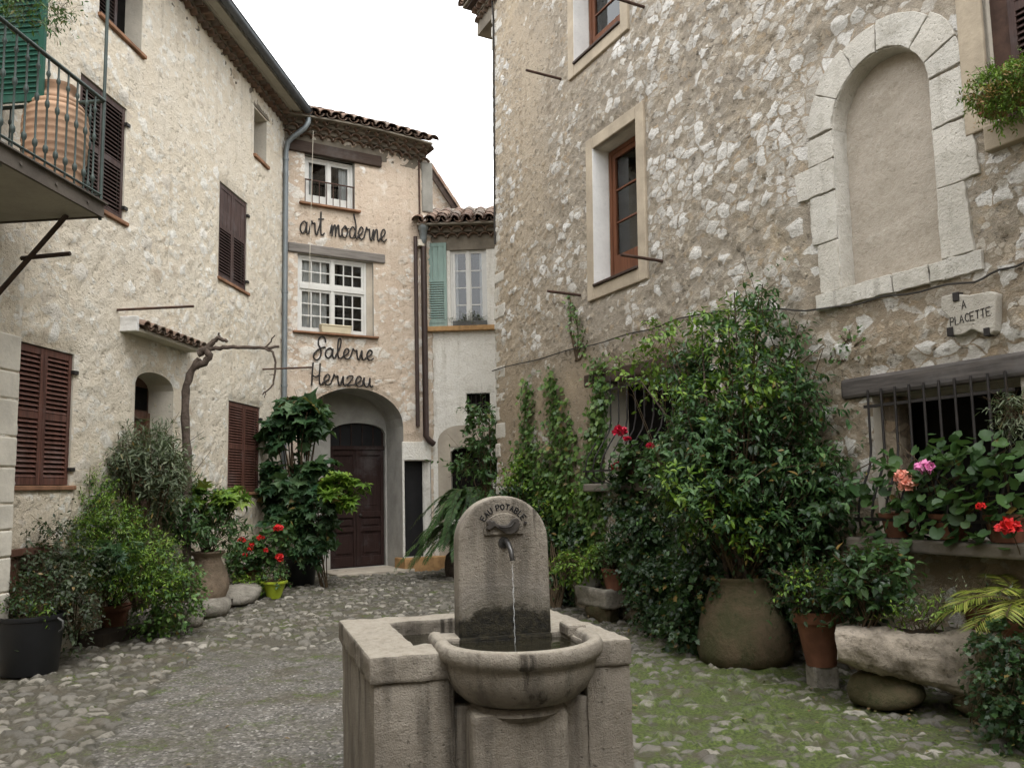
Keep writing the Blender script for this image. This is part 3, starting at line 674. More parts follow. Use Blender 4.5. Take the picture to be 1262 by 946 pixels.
# eave, gutter and downpipe
b=MB(); eo=.50
b.wbox(uLcam,.06,vE-.02,vE+.05,-.3,eo-.06); b.wbox(uLcam,.06,vE-.03,vE-.0215,-.02,.3)
b.build('soffit',M['soffit'],LH)
genoise(LH,-15,.06,vE-.19,rows=2,sp=.19,out=.13,hh=.085,seed=19)
rr=roof(LH,-13,.08,vE+.055,eo-.03,5.0,rows=2,seed=8,slab=True)
b=MB(); sec=[]; n=10
for k in range(n+1):
    t=math.pi+math.pi*k/n; sec.append((eo+.03+.075*math.cos(t),vE+.06+.075*math.sin(t)))
vs=[];fs=[]
for u in (uLcam,.07):
    for (w_,v_) in sec: vs.append(q(u,v_,w_))
    for (w_,v_) in sec[::-1]: vs.append(q(u,v_+.004,eo+.03+(w_-eo-.03)*.93))
m=2*(n+1); fs=[(i,(i+1)%m,(i+1)%m+m,i+m) for i in range(m)]+[tuple(range(m)),tuple(range(2*m-1,m-1,-1))]
b.add(vs,fs); gut=b.build('gutter',M['gutter_dark'],LH,smooth=40)
b=MB(); b.tube([q(uLcam,vE+.062,eo+.107),q(.07,vE+.062,eo+.107)],.012,6); b.build('gutter_bead',M['gutter_dark'],gut,smooth=60)
# downpipe in world coordinates: from the gutter end down the corner between the two houses
pipe=[L.pt(-.05,vE+.02,eo+.03),L.pt(-.06,vE-.16,eo+.02),L.pt(-.08,vE-.28,eo-.04),L.pt(-.09,vE-.46,.22),L.pt(-.09,vE-.56,.12),L.pt(-.09,vE-.75,.085),L.pt(-.09,3.0,.085),L.pt(-.09,.05,.085)]
b=MB(); b.tube([L.Mi@p for p in pipe],.05,12); 
dp=b.build('downpipe',M['zinc'],LH,smooth=50)
b=MB()
for vv in (1.9,3.6,5.4,vE-.9): b.tube([q(-.09,vv-.02,.085),q(-.09,vv+.02,.085)],.06,12); b.wbox(-.10,-.08,vv-.015,vv+.015,-.01,.04)
b.build('pipe_clip',M['zinc'],dp,smooth=50)

# ================================================================ near left house with the balcony
NW=.16
uN=L.uv(17,520,NW)[0]
NH=thing('balcony_house','pale house with corner quoins and iron balcony at the left edge','house',L.M)
house_wall('wall',NH,uLcam,uN,-.15,8.6,.06,[],[M['left_render'],M['plaster']],endL=1,endR=NW+.3,estep=.1)
nwall=[o for o in bpy.data.objects if o.parent is NH][0]; nwall.location=(0,-NW,0)
b=MB(); rng=random.Random(2); z=.1
while z<3.15:
    h=rng.uniform(.22,.38); ln=rng.choice([.30,.48]); b.wbox(uN-ln,uN+.012,z,z+h-.012,NW-.2,NW+.03+rng.uniform(0,.012)); z+=h
b.build('quoin',M['quoin'],NH,bevel=.015)
wB=1.25
a=L.uv(127,268,wB); vB0=a[1]; uB1=a[0]; uB0=uB1-3.2
t_=L.uv(128,242,wB)[1]; print('balcony',vB0,t_,uB1)
vB1=vB0+.13
b=MB(); b.wbox(uB0,uB1,vB0+.012,vB1-.01,NW-.02,wB-.03); bal=b.build('balcony',M['soffit'],NH)
b=MB(); 
b.wbox(uB0,uB1+.015,vB0,vB1,wB-.028,wB); b.wbox(uB1-.012,uB1+.015,vB0,vB1,NW,wB-.03); b.wbox(uB0,uB1+.03,vB1,vB1+.014,wB-.06,wB+.03)
for k in range(6): b.tube([q(uB1-.25-.45*k,vB0+.065,wB),q(uB1-.25-.45*k,vB0+.065,wB+.012)],.016,8)
b.build('edge_beam',M['concrete_dark'],bal)
b=MB(); b.wbox(uB0,uB1-.02,vB1-.008,vB1+.02,NW,wB-.07); b.build('balcony_floor',M['terracotta'],bal)
b=MB(); b.wbox((uB0+uB1)/2+.25,(uB0+uB1)/2+.30,vB0-.02,vB0+.011,NW,wB-.04); b.build('joist',M['concrete_grey'],bal)
vR=vB1+1.02
b=MB(); b.tube([q(uB0,vR,wB-.03),q(uB1,vR,wB-.03)],.02,8); b.tube([q(uB1,vR,wB-.03),q(uB1,vR,NW)],.02,8)
b.tube([q(uB0,vB1+.09,wB-.03),q(uB1,vB1+.09,wB-.03)],.012,6); b.tube([q(uB1,vB1+.09,wB-.03),q(uB1,vB1+.09,NW)],.012,6)
b.build('handrail',M['green_iron'],bal,smooth=50)
def baluster(u,w):
    b=MB(); k=[(0,.009),(.16,.009),(.18,.020),(.20,.022),(.22,.020),(.24,.009),(.56,.009),(.58,.018),(.60,.020),(.62,.018),(.64,.009),(.84,.009),(.86,.018),(.88,.018),(.90,.009),(1.03,.009)]
    b.lathe([(r,z) for z,r in k],8,(0,0,0)); o=b.build('baluster',M['green_iron'],bal,smooth=50); o.location=q(u,vB1,w); return o
b0=baluster(uB1-.14,wB-.03)
k=1
while uB1-.14-k*.135>uB0: c=b0.copy(); COL.objects.link(c); c.location=q(uB1-.14-k*.135,vB1,wB-.03); k+=1
for j in range(1,8): c=b0.copy(); COL.objects.link(c); c.location=q(uB1,vB1,wB-.03-j*.135)
b=MB(); b.tube([q(uB1,vB0-.02,wB-.03),q(uB1,vB1+2.6,wB-.03)],.016,8); b.build('corner_post',M['green_iron'],bal,smooth=50)
# strut under the balcony
b=MB(); s0=L.uv(82,272,.95); s1=L.uv(0,349,NW+.05)
b.tube([q(s0[0],vB0+.01,.95),q(s0[0]-.05,vB0-.95,NW-.02)],.028,4); 
b.tube([q(s0[0]-.0,vB0-.36,1.0),q(s0[0]-.0,vB0-.38,.52)],.022,4); b.build('strut',M['beam_dark'],bal)
# door shutter standing open on the balcony
gs=shutter(NH,0,.62,L.uv(52,124,NW+.67)[1],L.uv(52,124,NW+.67)[1]+2.1,0,M['shutter_green'],(.3,.62),name='shutter',pitch=.055,back=True)
GSU=L.uv(52,100,NW+.05+.62)[0]; gsv=L.uv(52,124,NW+.05+.62)[1]; print('green',GSU,gsv,uB1,vB1)
for vtx in gs.data.vertices: x,y,z=vtx.co; vtx.co=(GSU+y,-(NW+.05)-x,z)
gs.data.update()
# ================================================================ house of the gallery at the back
BH=thing('gallery_house','narrow pinkish stone house with curved tiled eave and deep arched doorway, at the back','house',B.M)
uBe=B.uv(532,400)[0]
w1=op(B,(375.5,192),(436.6,199),(438,259),(375.5,251),.16)
w2=op(B,(367.5,312),(460,324),(461,416),(366,407),.15)
a=B.uv(374,512); c=B.uv(497,525); apx=B.uv(433,478)
porch=dict(u0=a[0],u1=c[0],v0=-.05,v1=c[1],rise=apx[1]-c[1],pow=.5,depth=.86)
a=B.uv(496,567); c=B.uv(531,568); blk=dict(u0=a[0],u1=c[0],v0=B.uv(512,686)[1],v1=(a[1]+c[1])/2,depth=.35)
ve0=B.uv(356,170)[1]; ve1=B.uv(527,192)[1]; vEb=(ve0+ve1)/2
print('B eave',ve0,ve1,'w1',w1,'w2',w2,'porch',porch,'blk',blk,'uBe',uBe)
# in the photograph the eave rises a little to the middle and falls again: an old roof line
def vtopB(u): return vEb+.0+.06*math.sin(math.pi*max(0,min(1,u/uBe)))
house_wall('wall',BH,-.05,uBe,-.15,vEb,.045,[w1,w2,porch,blk,dict(u0=-.1,u1=B.uv(474,318)[0],v0=w2['v1'],v1=w2['v1']+.2,ghost=True),dict(u0=0,u1=B.uv(469,190)[0],v0=w1['v1'],v1=w1['v1']+.24,ghost=True),dict(u0=porch['u1'],u1=uBe,v0=0,v1=B.uv(512,540)[1],ghost=True)],[M['back_render'],M['shaded_plaster']],endL=4,endR=4,estep=.2,vtop=vtopB)
wn=casement(BH,w1['u0']+.01,w1['u1']-.01,w1['v0'],w1['v1']-.01,-.10,M['white_paint'],2,1,1,fr=.05,st=.055,panel=.12,curtain=[(.02,.2),(.75,.98)])
sill(wn,w1['u0']-.12,w1['u1']+.10,w1['v0'],-.15,.10,M['sill_clay'],.045)
b=MB(); ur0,ur1,vr0,vr1=w1['u0'],w1['u1'],w1['v0']+.05,w1['v0']+.50
b.tube([q(ur0-.01,vr1,-.03),q(ur1+.01,vr1,-.03)],.016,6)
for k in range(8): u=ur0+.02+(ur1-ur0-.04)*k/7; b.tube([q(u,w1['v0'],-.03),q(u,vr1,-.03)],.009,5)
b.build('window_rail',M['rust'],wn,smooth=60)
wn2=casement(BH,w2['u0']+.01,w2['u1']-.14,w2['v0']+.01,w2['v1']-.01,-.06,M['white_paint'],2,3,3,fr=.045,st=.05,bar=.024,transom=.60,curtain=[(.03,.44)])
b=MB(); b.wbox(w2['u1']-.138,w2['u1']-.002,w2['v0'],w2['v1'],-.16,-.055); b.build('reveal_board',M['beige_stone'],wn2)
sill(wn2,w2['u0']-.10,w2['u1']+.08,w2['v0'],-.15,.10,M['sill_clay'],.04)
# beams
b=MB(); x0,x1=B.uv(352,303)[0],B.uv(474,318)[0]; y0=w2['v1']; b.wbox(x0+.04,x1,y0+.01,y0+.20,-.05,.045)
b.build('lintel_beam',M['beam_grey'],BH,bevel=.02)
b=MB(); x1=B.uv(469,190)[0]; y0=w1['v1']; b.wbox(.05,x1,y0+.01,y0+.24,-.05,.07); b.build('eave_beam',M['beam_dark'],BH,bevel=.015)
# eave course and roof
dv=lambda u: vtopB(u)-vEb
genoise(BH,.02,uBe-.12,vEb-.08,rows=3,sp=.215,out=.11,hh=.105,vtop=dv,rt=.106)
roof(BH,-.02,uBe-.12,vEb+.225,.46,4,rows=9,sp=.235,vtop=dv,seed=5,slope=26,r=.122)
# porch: inner wall with the door, and its plaster
uD0,uD1=B.uv(407,610,-.86)[0],B.uv(475,610,-.86)[0]; vD0=B.uv(440,699,-.86)[1]; vDs=B.uv(407,533,-.86)[1]; vDt=B.uv(440,521,-.86)[1]
print('door',uD0,uD1,vD0,vDs,vDt)
dop=dict(u0=uD0,u1=uD1,v0=vD0,v1=vDs,rise=max(.08,vDt-vDs),depth=.12)
b=MB()
iw=house_wall('porch_wall',BH,porch['u0']-.05,porch['u1']+.05,-.1,porch['v1']+porch['rise']+.2,.06,[dop],[M['shaded_plaster'],M['shaded_plaster']]); iw.location=(0,.855,0)
WD=-.95
dr=MB(); dr.wbox(uD0-.02,uD1+.02,vD0,vDt+.05,WD-.05,WD); door=dr.build('door',M['door_wood'],BH)
dh=vDs-.35; mid=(uD0+uD1)/2
fm=MB(); 
for (a,z) in ((uD0+.01,mid-.012),(mid+.012,uD1-.01)):
    wq=WD+.035
    fm.wbox(a,a+.075,vD0+.02,dh,WD,wq); fm.wbox(z-.075,z,vD0+.02,dh,WD,wq)
    H=dh-vD0
    for f0,f1 in ((0.01,.09),(.30,.34),(.42,.47),(.955,1.0)): fm.wbox(a+.075,z-.075,vD0+H*f0,vD0+H*f1,WD,wq-.003)
    fm.wbox(a+.12,z-.12,vD0+H*.12,vD0+H*.275,WD,WD+.022); fm.wbox(a+.12,z-.12,vD0+H*.355,vD0+H*.405,WD,WD+.022)
    fm.wbox(a+.13,z-.13,vD0+H*.52,vD0+H*.91,WD,WD+.012)
fm.wbox(mid-.03,mid+.03,vD0+.02,dh,WD+.036,WD+.055); fm.wbox(uD0,uD1,dh+.003,dh+.085,WD,WD+.06)
fm.build('panel_frame',M['door_wood'],door,bevel=.008)
g=MB(); g.wbox(uD0+.05,uD1-.05,dh+.09,vDt+.02,WD+.001,WD+.006); g.build('fanlight',M['black_metal'],door)
g=MB()
for k in range(1,5): u=uD0+(uD1-uD0)*k/5; g.wbox(u-.012,u+.012,dh+.09,vDt,WD+.006,WD+.02)
g.build('fanlight_bars',M['door_wood'],door)
g=MB(); g.lathe([(.018,0),(.03,.02),(.03,.035),(.012,.05)],12); o=g.build('handle',M['bronze'],door,smooth=40); o.rotation_euler=(R(90),0,0); o.location=q(mid+.06,vD0+.44*(dh-vD0),WD+.036)
b=MB(); b.wbox(uD0-.25,porch['u1']+.12,-.1,vD0-.004,-.97,.22); b.build('door_step',M['beige_stone'],BH,bevel=.015)
# jamb of the porch, right side: white pier to the ground
# black metal side door
v=void(BH,blk['u0'],blk['u1'],blk['v0'],blk['v1'],-.20,name='side_door',mat='black_metal')
b=MB(); b.wbox(blk['u0']+.03,blk['u0']+.07,blk['v0'],blk['v1'],-.20,-.18); b.wbox(blk['u1']-.06,blk['u1']-.02,blk['v0'],blk['v1'],-.20,-.18); b.build('door_frame',M['black_metal'],v)
b=MB(); b.wbox(blk['u0']-.05,blk['u1']+.3,-.1,blk['v0']-.003,-.33,.18); b.build('side_step',M['sill_ochre'],BH,bevel=.02)
b=MB(); pu=porch['u1']; vt=B.uv(512,546)[1]; b.wbox(pu+.01,blk['u0']-.01,-.05,vt,-.02,.022); b.wbox(blk['u0']-.0095,blk['u1']-.0,blk['v1']+.01,vt+.03,-.02,.024)
b.build('white_patch',M['white_render'],BH,bevel=.012)
# brown rain pipes at the right-hand end
b=MB(); up=B.uv(523,400,.09)[0]
top=B.uv(524,290,.1)[1]; bot=B.uv(526,540,.1)[1]
b.tube([q(up,top,.10),q(up,bot+.05,.10),q(up+.06,bot-.05,.13),q(up+.16,bot-.12,.13)],.062,12); b.tube([q(up-.17,top-.05,.07),q(up-.17,bot+.25,.07)],.042,10)
pp=b.build('downpipe',M['pipe_brown'],BH,smooth=50)
b=MB(); b.lathe([(.03,-.30),(.075,-.2),(.085,-.02),(.11,0),(.115,.10),(.06,.12)],14); o=b.build('rain_head',M['zinc'],pp,smooth=50); o.location=q(up-.02,top+.10,.14)
b=MB(); b.tube([q(up-.05,vEb-.35,.04),q(up-.05,top,.04)],.02,8); b.tube([q(up-.05,vEb-.05,.03),q(up-.05,vEb-.36,.04)],.02,8); b.build('thin_pipe',M['rust'],BH,smooth=50)
b=MB(); b.wbox(up-.14,up+.02,B.uv(520,304,.1)[1],B.uv(520,296,.1)[1],.03,.16); b.build('junction_box',M['plaster'],BH,bevel=.01)
# rough plaster quoin at the end of the upper storey
b=MB(); x=B.uv(519,220)[0]; b.wbox(x,uBe+.06,B.uv(523,262)[1],vEb-.05,-.3,.05); b.build('corner_pilaster',M['concrete_grey'],BH,bevel=.03)

# ================================================================ white house with teal shutter
xw0=Wf.uv(533,400)[0]-.25; xw1=3.3
WH=thing('white_house','low whitewashed house with one teal shutter and dark tiled eave, between the taller houses','house',Wf.M)
vEw=Wf.uv(565,288)[1]
ww=op(Wf,(555,306),(600,306),(600,402),(555,402),.14)
wb=op(Wf,(575,484),(604,484),(604,510),(575,510),.18)
wa=op(Wf,(556,556),(606,556),(606,640),(556,640),.3); wa['rise']=.10
house_wall('wall',WH,xw0,xw1,-.15,vEw,.06,[ww,wb,wa],[M['white_render'],M['white_plaster']],endL=3,endR=3,estep=.3)
cw=casement(WH,ww['u0'],ww['u1'],ww['v0'],ww['v1'],-.05,M['white_paint'],2,1,4,fr=.045,st=.055,curtain=[(.05,.2),(.8,.95)])
sill(cw,Wf.uv(522,404)[0],ww['u1']+.25,ww['v0']-.005,-.12,.14,M['sill_ochre'],.10)
a=Wf.uv(522,300,.05); c=Wf.uv(551.5,403,.05); shutter(cw,a[0],c[0],ww['v0']+.01,a[1],.06,M['shutter_teal'],(.05,.55),solid=(.56,1),pitch=.05,st=.06)
vb=void(WH,wb['u0'],wb['u1'],wb['v0'],wb['v1'],-.16)
b=MB()
for k in range(1,5): u=wb['u0']+(wb['u1']-wb['u0'])*k/5; b.tube([q(u,wb['v0'],-.05),q(u,wb['v1'],-.05)],.008,5)
b.tube([q(wb['u0'],(wb['v0']+wb['v1'])/2,-.05),q(wb['u1'],(wb['v0']+wb['v1'])/2,-.05)],.008,5); b.build('window_bars',M['iron'],vb)
va=void(WH,wa['u0'],wa['u1'],wa['v0'],wa['v1']+.1,-.28,name='arched_window')
# beige arched plaster patch round the lower window
pu0=Wf.uv(540,580)[0]; pv=Wf.uv(570,524)[1]; pvs=Wf.uv(541,545)[1]
pts=[(wa['u0'],-.1),(wa['u0'],wa['v1']+.1),(xw1-.2,wa['v1']+.1),(xw1-.2,pv)]+[(pu0+.45-.45*math.sin(t),pvs+(pv-pvs)*math.cos(t)) for t in [math.pi/2*k/8 for k in range(9)]]+[(pu0,-.1)]
b=MB(); b.prism(pts,-.02,.02); b.build('plaster_band',M['beige_stone'],WH)
genoise(WH,xw0,xw1,vEw-.10,rows=2,sp=.235,out=.13,hh=.115,seed=9,rt=.115)
roof(WH,xw0,xw1,vEw+.14,.40,3,rows=5,sp=.25,seed=6,slope=24,r=.125)
b=MB(); b.wbox(Wf.uv(531,0)[0]*0+xw0,xw1,vEw-.2,vEw-.115,-.05,.012); b.build('eave_band',M['beam_dark'],WH)

# ================================================================ gable of the house behind
GF=Frame((-2.2,20.2,0),1,0)
GH=thing('rear_house','gable wall with sloping tiled verge seen behind the white house','house',GF.M)
ga=GF.uv(533,206); gb=GF.uv(570,262)
vl=ga[1]+(ga[0]+.4)*0; sl=(gb[1]-ga[1])/(gb[0]-ga[0])
pts=[(ga[0]-1.2,0),(gb[0]+.7,0),(gb[0]+.7,gb[1]+sl*.7-.12),(ga[0],ga[1]-.12),(ga[0]-1.2,ga[1]-1.0)]
b=MB(); b.prism(pts,-3.5,0); b.build('wall',M['back_render'],GH)
b=MB(); d=Vector((gb[0]-ga[0],0,gb[1]-ga[1])).normalized(); n=5
for k in range(6):
    p=q(ga[0]-.05,ga[1],.12)+d*(k*.36)
    tile(b,p+d*.40,-d,(0,0,1),.085,.1,.42,True); tile(b,p+d*.40+Vector((0,.2,0)),-d,(0,0,1),.085,.1,.42,True)
rg_=b.build('roof',M['tile'],GH,smooth=50)
b=MB(); p0=q(ga[0]-.1,ga[1]-.07,0); p1=p0+d*2.6; 
nrm=Vector((-d.z,0,d.x)); b.obox((p0+p1)/2+Vector((0,-.05,0)),d*1.3,Vector((0,.12,0)),nrm*.05); b.obox((p0+p1)/2+Vector((0,1.7,.08)),d*1.3,Vector((0,1.7,0)),nrm*.03); b.build('verge_board',M['beam_dark'],GH)

# ================================================================ big rubble house on the right
RH=thing('rubble_house','tall rubble stone house with a blocked round arch, right side','house',RT.M)
# u grows towards the camera
vEr=RT.uv(593,14)[1]
uRn=22.0
def rop(tl,tr,br,bl,depth,**k): return op(RT,tl,tr,br,bl,depth,**k)
RB=rop((728,187),(781,151),(794.5,328),(740,353),.34)
a=RT.uv(710,78); c=RT.uv(767,33); RA=dict(u0=a[0],u1=c[0],v0=(a[1]+c[1])/2,v1=(a[1]+c[1])/2+1.55,depth=.34)
n0=RT.uv(1022,151)[0]; n0b=RT.uv(1041,352)[0]; n1=RT.uv(1138,90)[0]; n1b=RT.uv(1172,321)[0]; nap=RT.uv(1098,54)
nb=(RT.uv(1041,355)[1]+RT.uv(1172,321)[1])/2
NI=dict(u0=(n0+n0b)/2,u1=(n1+n1b)/2,v0=nb,depth=.22); NI['rise']=(NI['u1']-NI['u0'])/2; NI['v1']=nap[1]-NI['rise']; NI['ring']=.36; NI['ringb']=.0
LM=rop((745,478),(862,440),(862,600),(745,590),.40)
a=RT.uv(1075,492); c=RT.uv(1262,460); LR=dict(u0=a[0],u1=RT.uv(1262,560)[0]+.02,v0=RT.uv(1150,662)[1],v1=(a[1]+c[1])/2,depth=.5)
UR0=RT.uv(1215,60)[0]; UR=dict(u0=UR0,u1=UR0+1.05,v0=RT.uv(1240,150)[1],v1=RT.uv(1240,150)[1]+1.75,depth=.22)
print('R',vEr,'RB',RB,'RA',RA,'NI',NI,'LM',LM,'LR',LR,'UR',UR)
TB=RT.rect((1162,362),(1230,360),(1230,412),(1165,412))
GHOST=[dict(u0=LR['u0']-.15,u1=LR['u1']+.5,v0=LR['v1'],v1=LR['v1']+.215,ghost=True),dict(u0=LM['u0']-.25,u1=LM['u1']+.25,v0=LM['v1'],v1=LM['v1']+.17,ghost=True),dict(u0=TB[0],u1=TB[1],v0=TB[2],v1=TB[3],ghost=True)]+[dict(u0=o['u0']-.17,u1=o['u1']+.17,v0=o['v0']-.17,v1=o['v1']+.17,ghost=True) for o in (RA,RB)]+[dict(u0=UR['u0']-.2,u1=UR['u1']+.2,v0=UR['v0']-.2,v1=UR['v1']+.2,ghost=True)]
house_wall('wall',RH,0,uRn,-.2,vEr,.042,[RA,RB,NI,LM,LR,UR]+GHOST,[M['right_stone'],M['plaster']],endL=6,endR=6,estep=.07)
def surround(parent,o,wd,pr,mat,bot=True,side='both',name='surround'):
    b=MB(); u0,u1,v0,v1=o['u0'],o['u1'],o['v0'],o['v1']
    if side in('both','left'): b.wbox(u0-wd,u0,v0-(wd if bot else 0),v1+wd,-.06,pr)
    if side in('both','right'): b.wbox(u1,u1+wd,v0-(wd if bot else 0),v1+wd,-.06,pr-.002)
    b.wbox(u0,u1,v1,v1+wd,-.06,pr-.004)
    if bot: b.wbox(u0,u1,v0-wd,v0,-.06,pr-.003)
    return b.build(name,mat,parent,bevel=.012)
for o,top in ((RB,True),(RA,True)):
    wd=.17
    wv=casement(RH,o['u0']+.02,o['u1']-.02,o['v0']+.02,o['v1']-.02,-.22,M['window_brown'],1,1,3,fr=.06,st=.07,panel=.28,depth=.06)
    surround(wv,o,wd,.045,M['surround'])
    b=MB(); b.wbox(o['u0']+.004,o['u1']-.004,o['v0'],o['v0']+.035,-.21,.07); b.build('sill',M['beam_dark'],wv,bevel=.006)
    b=MB(); b.wbox(o['u0'],o['u0']+.006,o['v0']+.036,o['v1']-.002,-.215,.04); b.build('white_reveal',M['white_plaster'],wv)
# blocked arch: infill and limestone surround
b=MB(); n=24; uc=(NI['u0']+NI['u1'])/2; r=NI['rise']
nu,nv=26,50; vs=[];fs=[]; rg=np.random.default_rng(8)
nin=house_wall('blocked_arch',RH,NI['u0']-.03,NI['u1']+.03,NI['v0']-.03,NI['v1']+r+.05,.03,[dict(u0=-99,u1=-98,v0=0,v1=1,depth=.1)],[M['infill'],M['infill']]); nin.location=(0,.19,0)
rng=random.Random(12); st=MB(); wd=.27
def block(poly,pr):
    out=[]; n_=len(poly)
    for i_ in range(n_):                      # broken outline: extra points pushed about
        a_,b_=poly[i_],poly[(i_+1)%n_]; L_=math.hypot(b_[0]-a_[0],b_[1]-a_[1]); m_=max(1,int(L_/.06))
        for k_ in range(m_):
            f_=k_/m_; out.append((a_[0]+(b_[0]-a_[0])*f_+rng.uniform(-.007,.007),a_[1]+(b_[1]-a_[1])*f_+rng.uniform(-.007,.007)))
    st.prism(out,-.05,pr)
def arcblk(t0,t1,ri,ro,pr):
    k=4; inner=[(uc-ri*math.cos(t0+(t1-t0)*i/k),NI['v1']+ri*math.sin(t0+(t1-t0)*i/k)) for i in range(k+1)]
    ou=[(uc-ro*math.cos(t0+(t1-t0)*i/k),NI['v1']+ro*math.sin(t0+(t1-t0)*i/k)) for i in range(k+1)]
    block((inner+ou[::-1])[::-1],pr)
ths=[0.02,.55,1.12,1.62,2.35,2.8,3.12]
for t0,t1 in zip(ths[:-1],ths[1:]): arcblk(t0+.008,t1-.008,r-.005,r+wd+rng.uniform(-.03,.05),.022+rng.uniform(0,.014))
z=NI['v1']
for h,ex in ((.27,.02),(.30,.17),(.46,.02),(.6,-.05)):
    lo=max(NI['v0']+.0,z-h); block([(NI['u0']-wd-ex,lo+.008),(NI['u0']+.004,lo+.008),(NI['u0']+.004,z-.006),(NI['u0']-wd-ex+rng.uniform(-.03,.03),z-.006)],.020+rng.uniform(0,.014)); z=lo
z=NI['v1']
for h,ex in ((.42,.02),(.5,.09),(.6,.0)):
    lo=max(NI['v0'],z-h); block([(NI['u1']-.004,lo+.008),(NI['u1']+wd+ex,lo+.008),(NI['u1']+wd+ex-rng.uniform(0,.05),z-.006),(NI['u1']-.004,z-.006)],.020+rng.uniform(0,.014)); z=lo
for a,c in ((NI['u0']-wd,NI['u0']+.55),(NI['u0']+.56,NI['u1']-.12),(NI['u1']-.11,NI['u1']+wd+.06)): block([(a,NI['v0']-.15),(c,NI['v0']-.15),(c,NI['v0']+.004),(a,NI['v0']+.004)],.030+rng.uniform(0,.012))
# the reveal of the arch in the same limestone
for s_ in (0,1):
    u=NI['u0'] if s_==0 else NI['u1']
    st.wbox(u if s_==0 else u-.012,u+.012 if s_==0 else u,NI['v0']+.01,NI['v1'],-.168,.012)
k=18
vs=[];
for i in range(k+1):
    t=math.pi*i/k
    for rr,w_ in ((r-.012,-.168),(r-.012,.012),(r,.012),(r,-.168)): vs.append(q(uc-rr*math.cos(t),NI['v1']+rr*math.sin(t),w_))
st.add(vs,[(4*i+a,4*i+(a+1)%4,4*i+4+(a+1)%4,4*i+4+a) for i in range(k) for a in range(4)])
o_=st.build('arch_surround',M['limestone'],nin,bevel=.007); o_.location=(0,-.19,0); pass
# upper right window: plaster surround, brown shutter
wv=void(RH,UR['u0'],UR['u1'],UR['v0'],UR['v1'],-.2); shutter(wv,UR['u0']+.15,UR['u0']+.6,UR['v0']+.02,UR['v1']-.02,-.06,M['shutter_old'],(.5,))
shutter(wv,UR['u0']+.605,UR['u1']-.01,UR['v0']+.02,UR['v1']-.02,-.06,M['shutter_old'],(.5,))
b=MB(); b.wbox(UR['u0'],UR['u0']+.145,UR['v0']+.02,UR['v1']-.02,-.14,-.09); b.build('rusty_stile',M['rust'],wv)
surround(wv,UR,.20,.03,M['surround'],bot=False); b=MB(); b.wbox(UR['u0']-.03,UR['u1']+.25,UR['v0']-.20,UR['v0'],-.06,.075); b.build('sill',M['surround'],wv,bevel=.012)
# lower right window: blackened lintel, grille with a belly, ledge
lw=void(RH,LR['u0'],LR['u1'],LR['v0'],LR['v1'],-.48)
b=MB(); x0=RT.uv(1040,480)[0]; b.wbox(x0,LR['u1']+.5,LR['v1']+.0,LR['v1']+.18,-.2,.05); b.build('lintel',M['lintel_dark'],lw,bevel=.03)
b=MB(); b.wbox(LR['u0']-.10,LR['u1']+.4,LR['v0']-.11,LR['v0']-.01,-.3,.30); b.build('ledge',M['ledge_stone'],lw,bevel=.02)
def grille(parent,u0,u1,v0,v1,n,belly,mat,out=.02,rail=.94):
    H=v1-v0
    def bar(u):
        b=MB(); prof=[(1.06,out),(.9,out),(.62,out),(.5,out+belly*.12),(.38,out+belly*.5),(.25,out+belly*.88),(.14,out+belly),(.06,out+belly*.9),(.015,out+belly*.55),(0,out+belly*.1)]
        b.tube([q(u,v0+H*a,w_) for a,w_ in prof],.0105,6); return b.build('grille_bar',mat,parent,smooth=60)
    for k in range(n): bar(u0+(u1-u0)*k/(n-1))
    b=MB(); b.wbox(u0-.05,u1+.05,v0+H*rail-.012,v0+H*rail+.012,out-.02,out+.001); b.build('grille_rail',mat,parent); b=MB(); b.wbox(u0-.05,u1+.05,v0+H*.12-.012,v0+H*.12+.012,out+belly-.002,out+belly+.004)
    return b.build('grille_rail',mat,parent)
grille(lw,LR['u0']+.02,LR['u1']-.06,LR['v0'],LR['v1']-.02,10,.19,M['iron'],out=.075)
b=MB(); b.wbox(LR['u0'],LR['u0']+.14,LR['v0'],LR['v1'],-.3,-.12); b.build('side_post',M['low_stone'],lw,bevel=.02)
# middle barred window behind the bush
lm=void(RH,LM['u0'],LM['u1'],LM['v0'],LM['v1'],-.38)
b=MB(); x0=RT.uv(722,487)[0]; b.wbox(x0,LM['u1']+.25,LM['v1'],LM['v1']+.17,-.2,.035); b.build('lintel',M['beam_dark'],lm,bevel=.02)
b=MB(); b.wbox(LM['u0']-.10,LM['u1']+.10,LM['v0']-.10,LM['v0'],-.3,.28); b.build('ledge',M['ledge_stone'],lm,bevel=.02)
grille(lm,LM['u0']+.04,LM['u1']-.04,LM['v0'],LM['v1']-.02,11,.28,M['iron'],out=.045)
# corner quoins at the far end: rough pale blocks
b=MB(); z=.3; rng=random.Random(21); k=0
while z<vEr-.3:
    h=rng.uniform(.16,.34); ln=.14+.16*(k%2)+rng.uniform(-.04,.06)
    b.wbox(-.035-rng.uniform(0,.03),ln,z,z+h-rng.uniform(.02,.07),-.25,.018+rng.uniform(0,.02)); z+=h; k+=1
b.build('quoin',M['limestone'],RH,bevel=.03,seg=3)
# the far corner leans outwards a little, as old corners do
for o_ in [x for x in bpy.data.objects if x.parent is RH and x.name.split('.')[0] in ('wall','quoin')]:
    for vt in o_.data.vertices:
        if vt.co.x<1.6 and vt.co.z>2: vt.co.x-=(vt.co.z-2)/7.4*.22*(1-max(0,vt.co.x)/1.6)
    o_.data.update()
